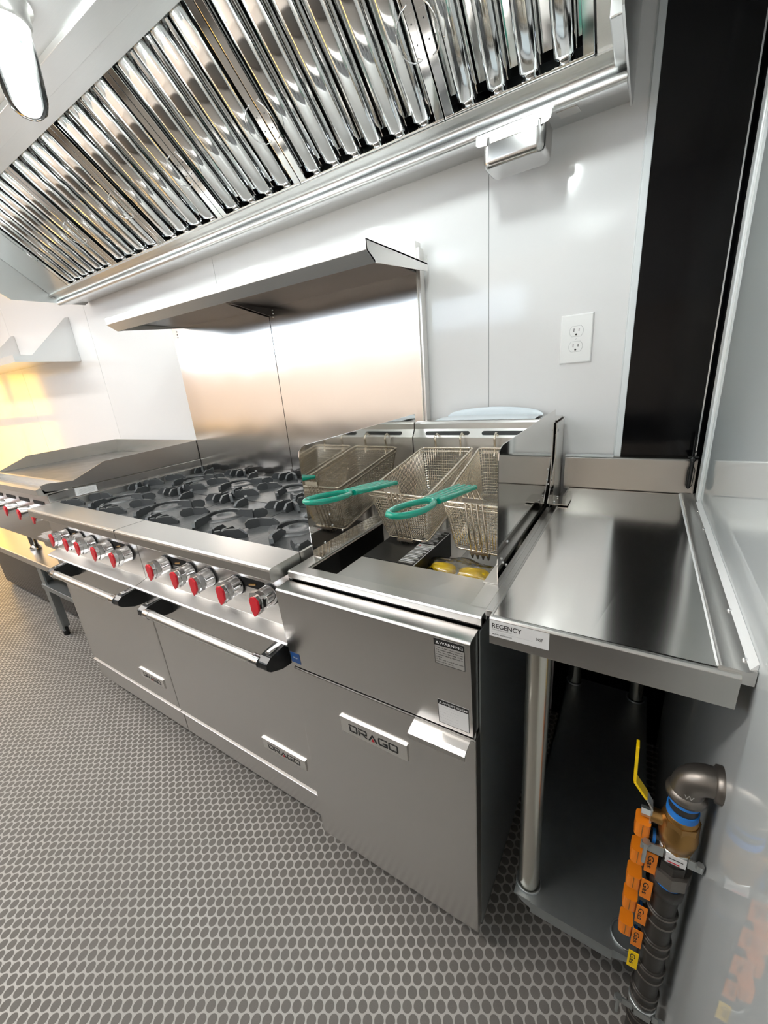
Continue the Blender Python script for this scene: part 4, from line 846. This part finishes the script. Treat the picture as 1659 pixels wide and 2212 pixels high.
for i in range(len(L3)-1):
    (x0, z0), (x1, z1) = L3[i], L3[i+1]; mt = 'zinc' if i < 2 else 'yellow'; th = 0.05 if i < 2 else 0.08
    d = Vector((x1-x0, 0, z1-z0)).normalized(); nn = Vector((d.z, 0, -d.x))*th
    a = Vector((x0, ay, z0)); b = Vector((x1, ay, z1)); ww = Vector((0, w_*(1.0 if i < 3 else 0.85), 0))
    mb.hexa([a-ww-nn, a+ww-nn, a+ww+nn, a-ww+nn], [b-ww-nn, b+ww-nn, b+ww+nn, b-ww+nn], mt)
mb.build('valve_lever', gm, bevel=0.03, label='yellow coated valve lever')
for z in (21.15, 4.6):   # pipe clamps
    mb = MB()
    mb.lathe((ax, ay, z-0.35), (0, 0, 1), [(0.80, 0), (0.88, 0), (0.88, 0.7), (0.80, 0.7)], 'zinc', 28)
    mb.box(ax-1.75, ax-0.6, ay-0.75, ay-0.67, z-0.35, z+0.35, 'zinc'); mb.box(ax+0.6, ax+1.3, ay-0.75, ay-0.67, z-0.35, z+0.35, 'zinc'); mb.box(ax-0.5, ax+0.5, ay-0.93, ay-0.86, z-0.33, z+0.33, 'label_white' if z > 10 else 'zinc')
    if z > 10: mb.box(ax-0.4, ax+0.2, ay-0.945, ay-0.93, z-0.26, z-0.18, 'red'); mb.box(ax-0.35, ax+0.35, ay-0.945, ay-0.93, z+0.05, z+0.1, 'ink')
    mb.cyl((ax-1.5, ay-0.85, z-1.3), (ax-1.5, ay-0.85, z+0.3), 0.12, 'zinc', 10); mb.cyl((ax-1.5, ay-0.85, z+0.3), (ax-1.5, ay-0.85, z+0.5), 0.24, 'zinc', 6); mb.cyl((ax+1.1, ay-0.85, z+0.1), (ax+1.1, ay-0.85, z+0.5), 0.2, 'zinc', 6)
    mb.build('pipe_clamp', gm, label='zinc pipe clamp with bolt')
for i, z in enumerate((22.0, 19.6, 17.2, 14.95, 12.3)):
    mb = MB(); mb.cyl((ax-0.6, ay, z-0.7), (ax-1.2, ay, z-0.7), 0.36, 'black_iron', 14); mb.cyl((ax-1.0, ay, z-0.7), (ax-1.16, ay, z-0.7), 0.42, 'blue_tape', 14); mb.build('branch_stub', gm)
    mb = MB(); x0 = 9.72
    mb.prism(rr(x0, x0+0.80, ay-0.62, ay+0.4, 0.22, 3), 'z', z-0.55, z+0.55, 'orange'); mb.box(x0+0.36, x0+0.40, ay-0.64, ay-0.6, z-0.45, z+0.55, 'brass')
    mb.build('valve_cap', gm, bevel=0.05, label='orange branch valve cap')
for i, z in enumerate((19.8, 17.3, 14.7, 12.2, 9.8)):
    mb = MB(); x0 = 10.5; mb.box(x0, x0+0.6, ay-0.66, ay-0.60, z-0.95, z+0.75, 'yellow' if i > 3 else 'orange')
    mb.text('Gas', (x0+0.12, ay-0.665, z+0.55), (0, 0, -1), (1, 0, 0), 0.3, 'ink', extrude=0.004, bold=0.01, width=1.1)
    mb.build('pipe_tag', gm, label='orange pipe tag with dark writing' if i < 4 else 'yellow pipe tag with dark writing')
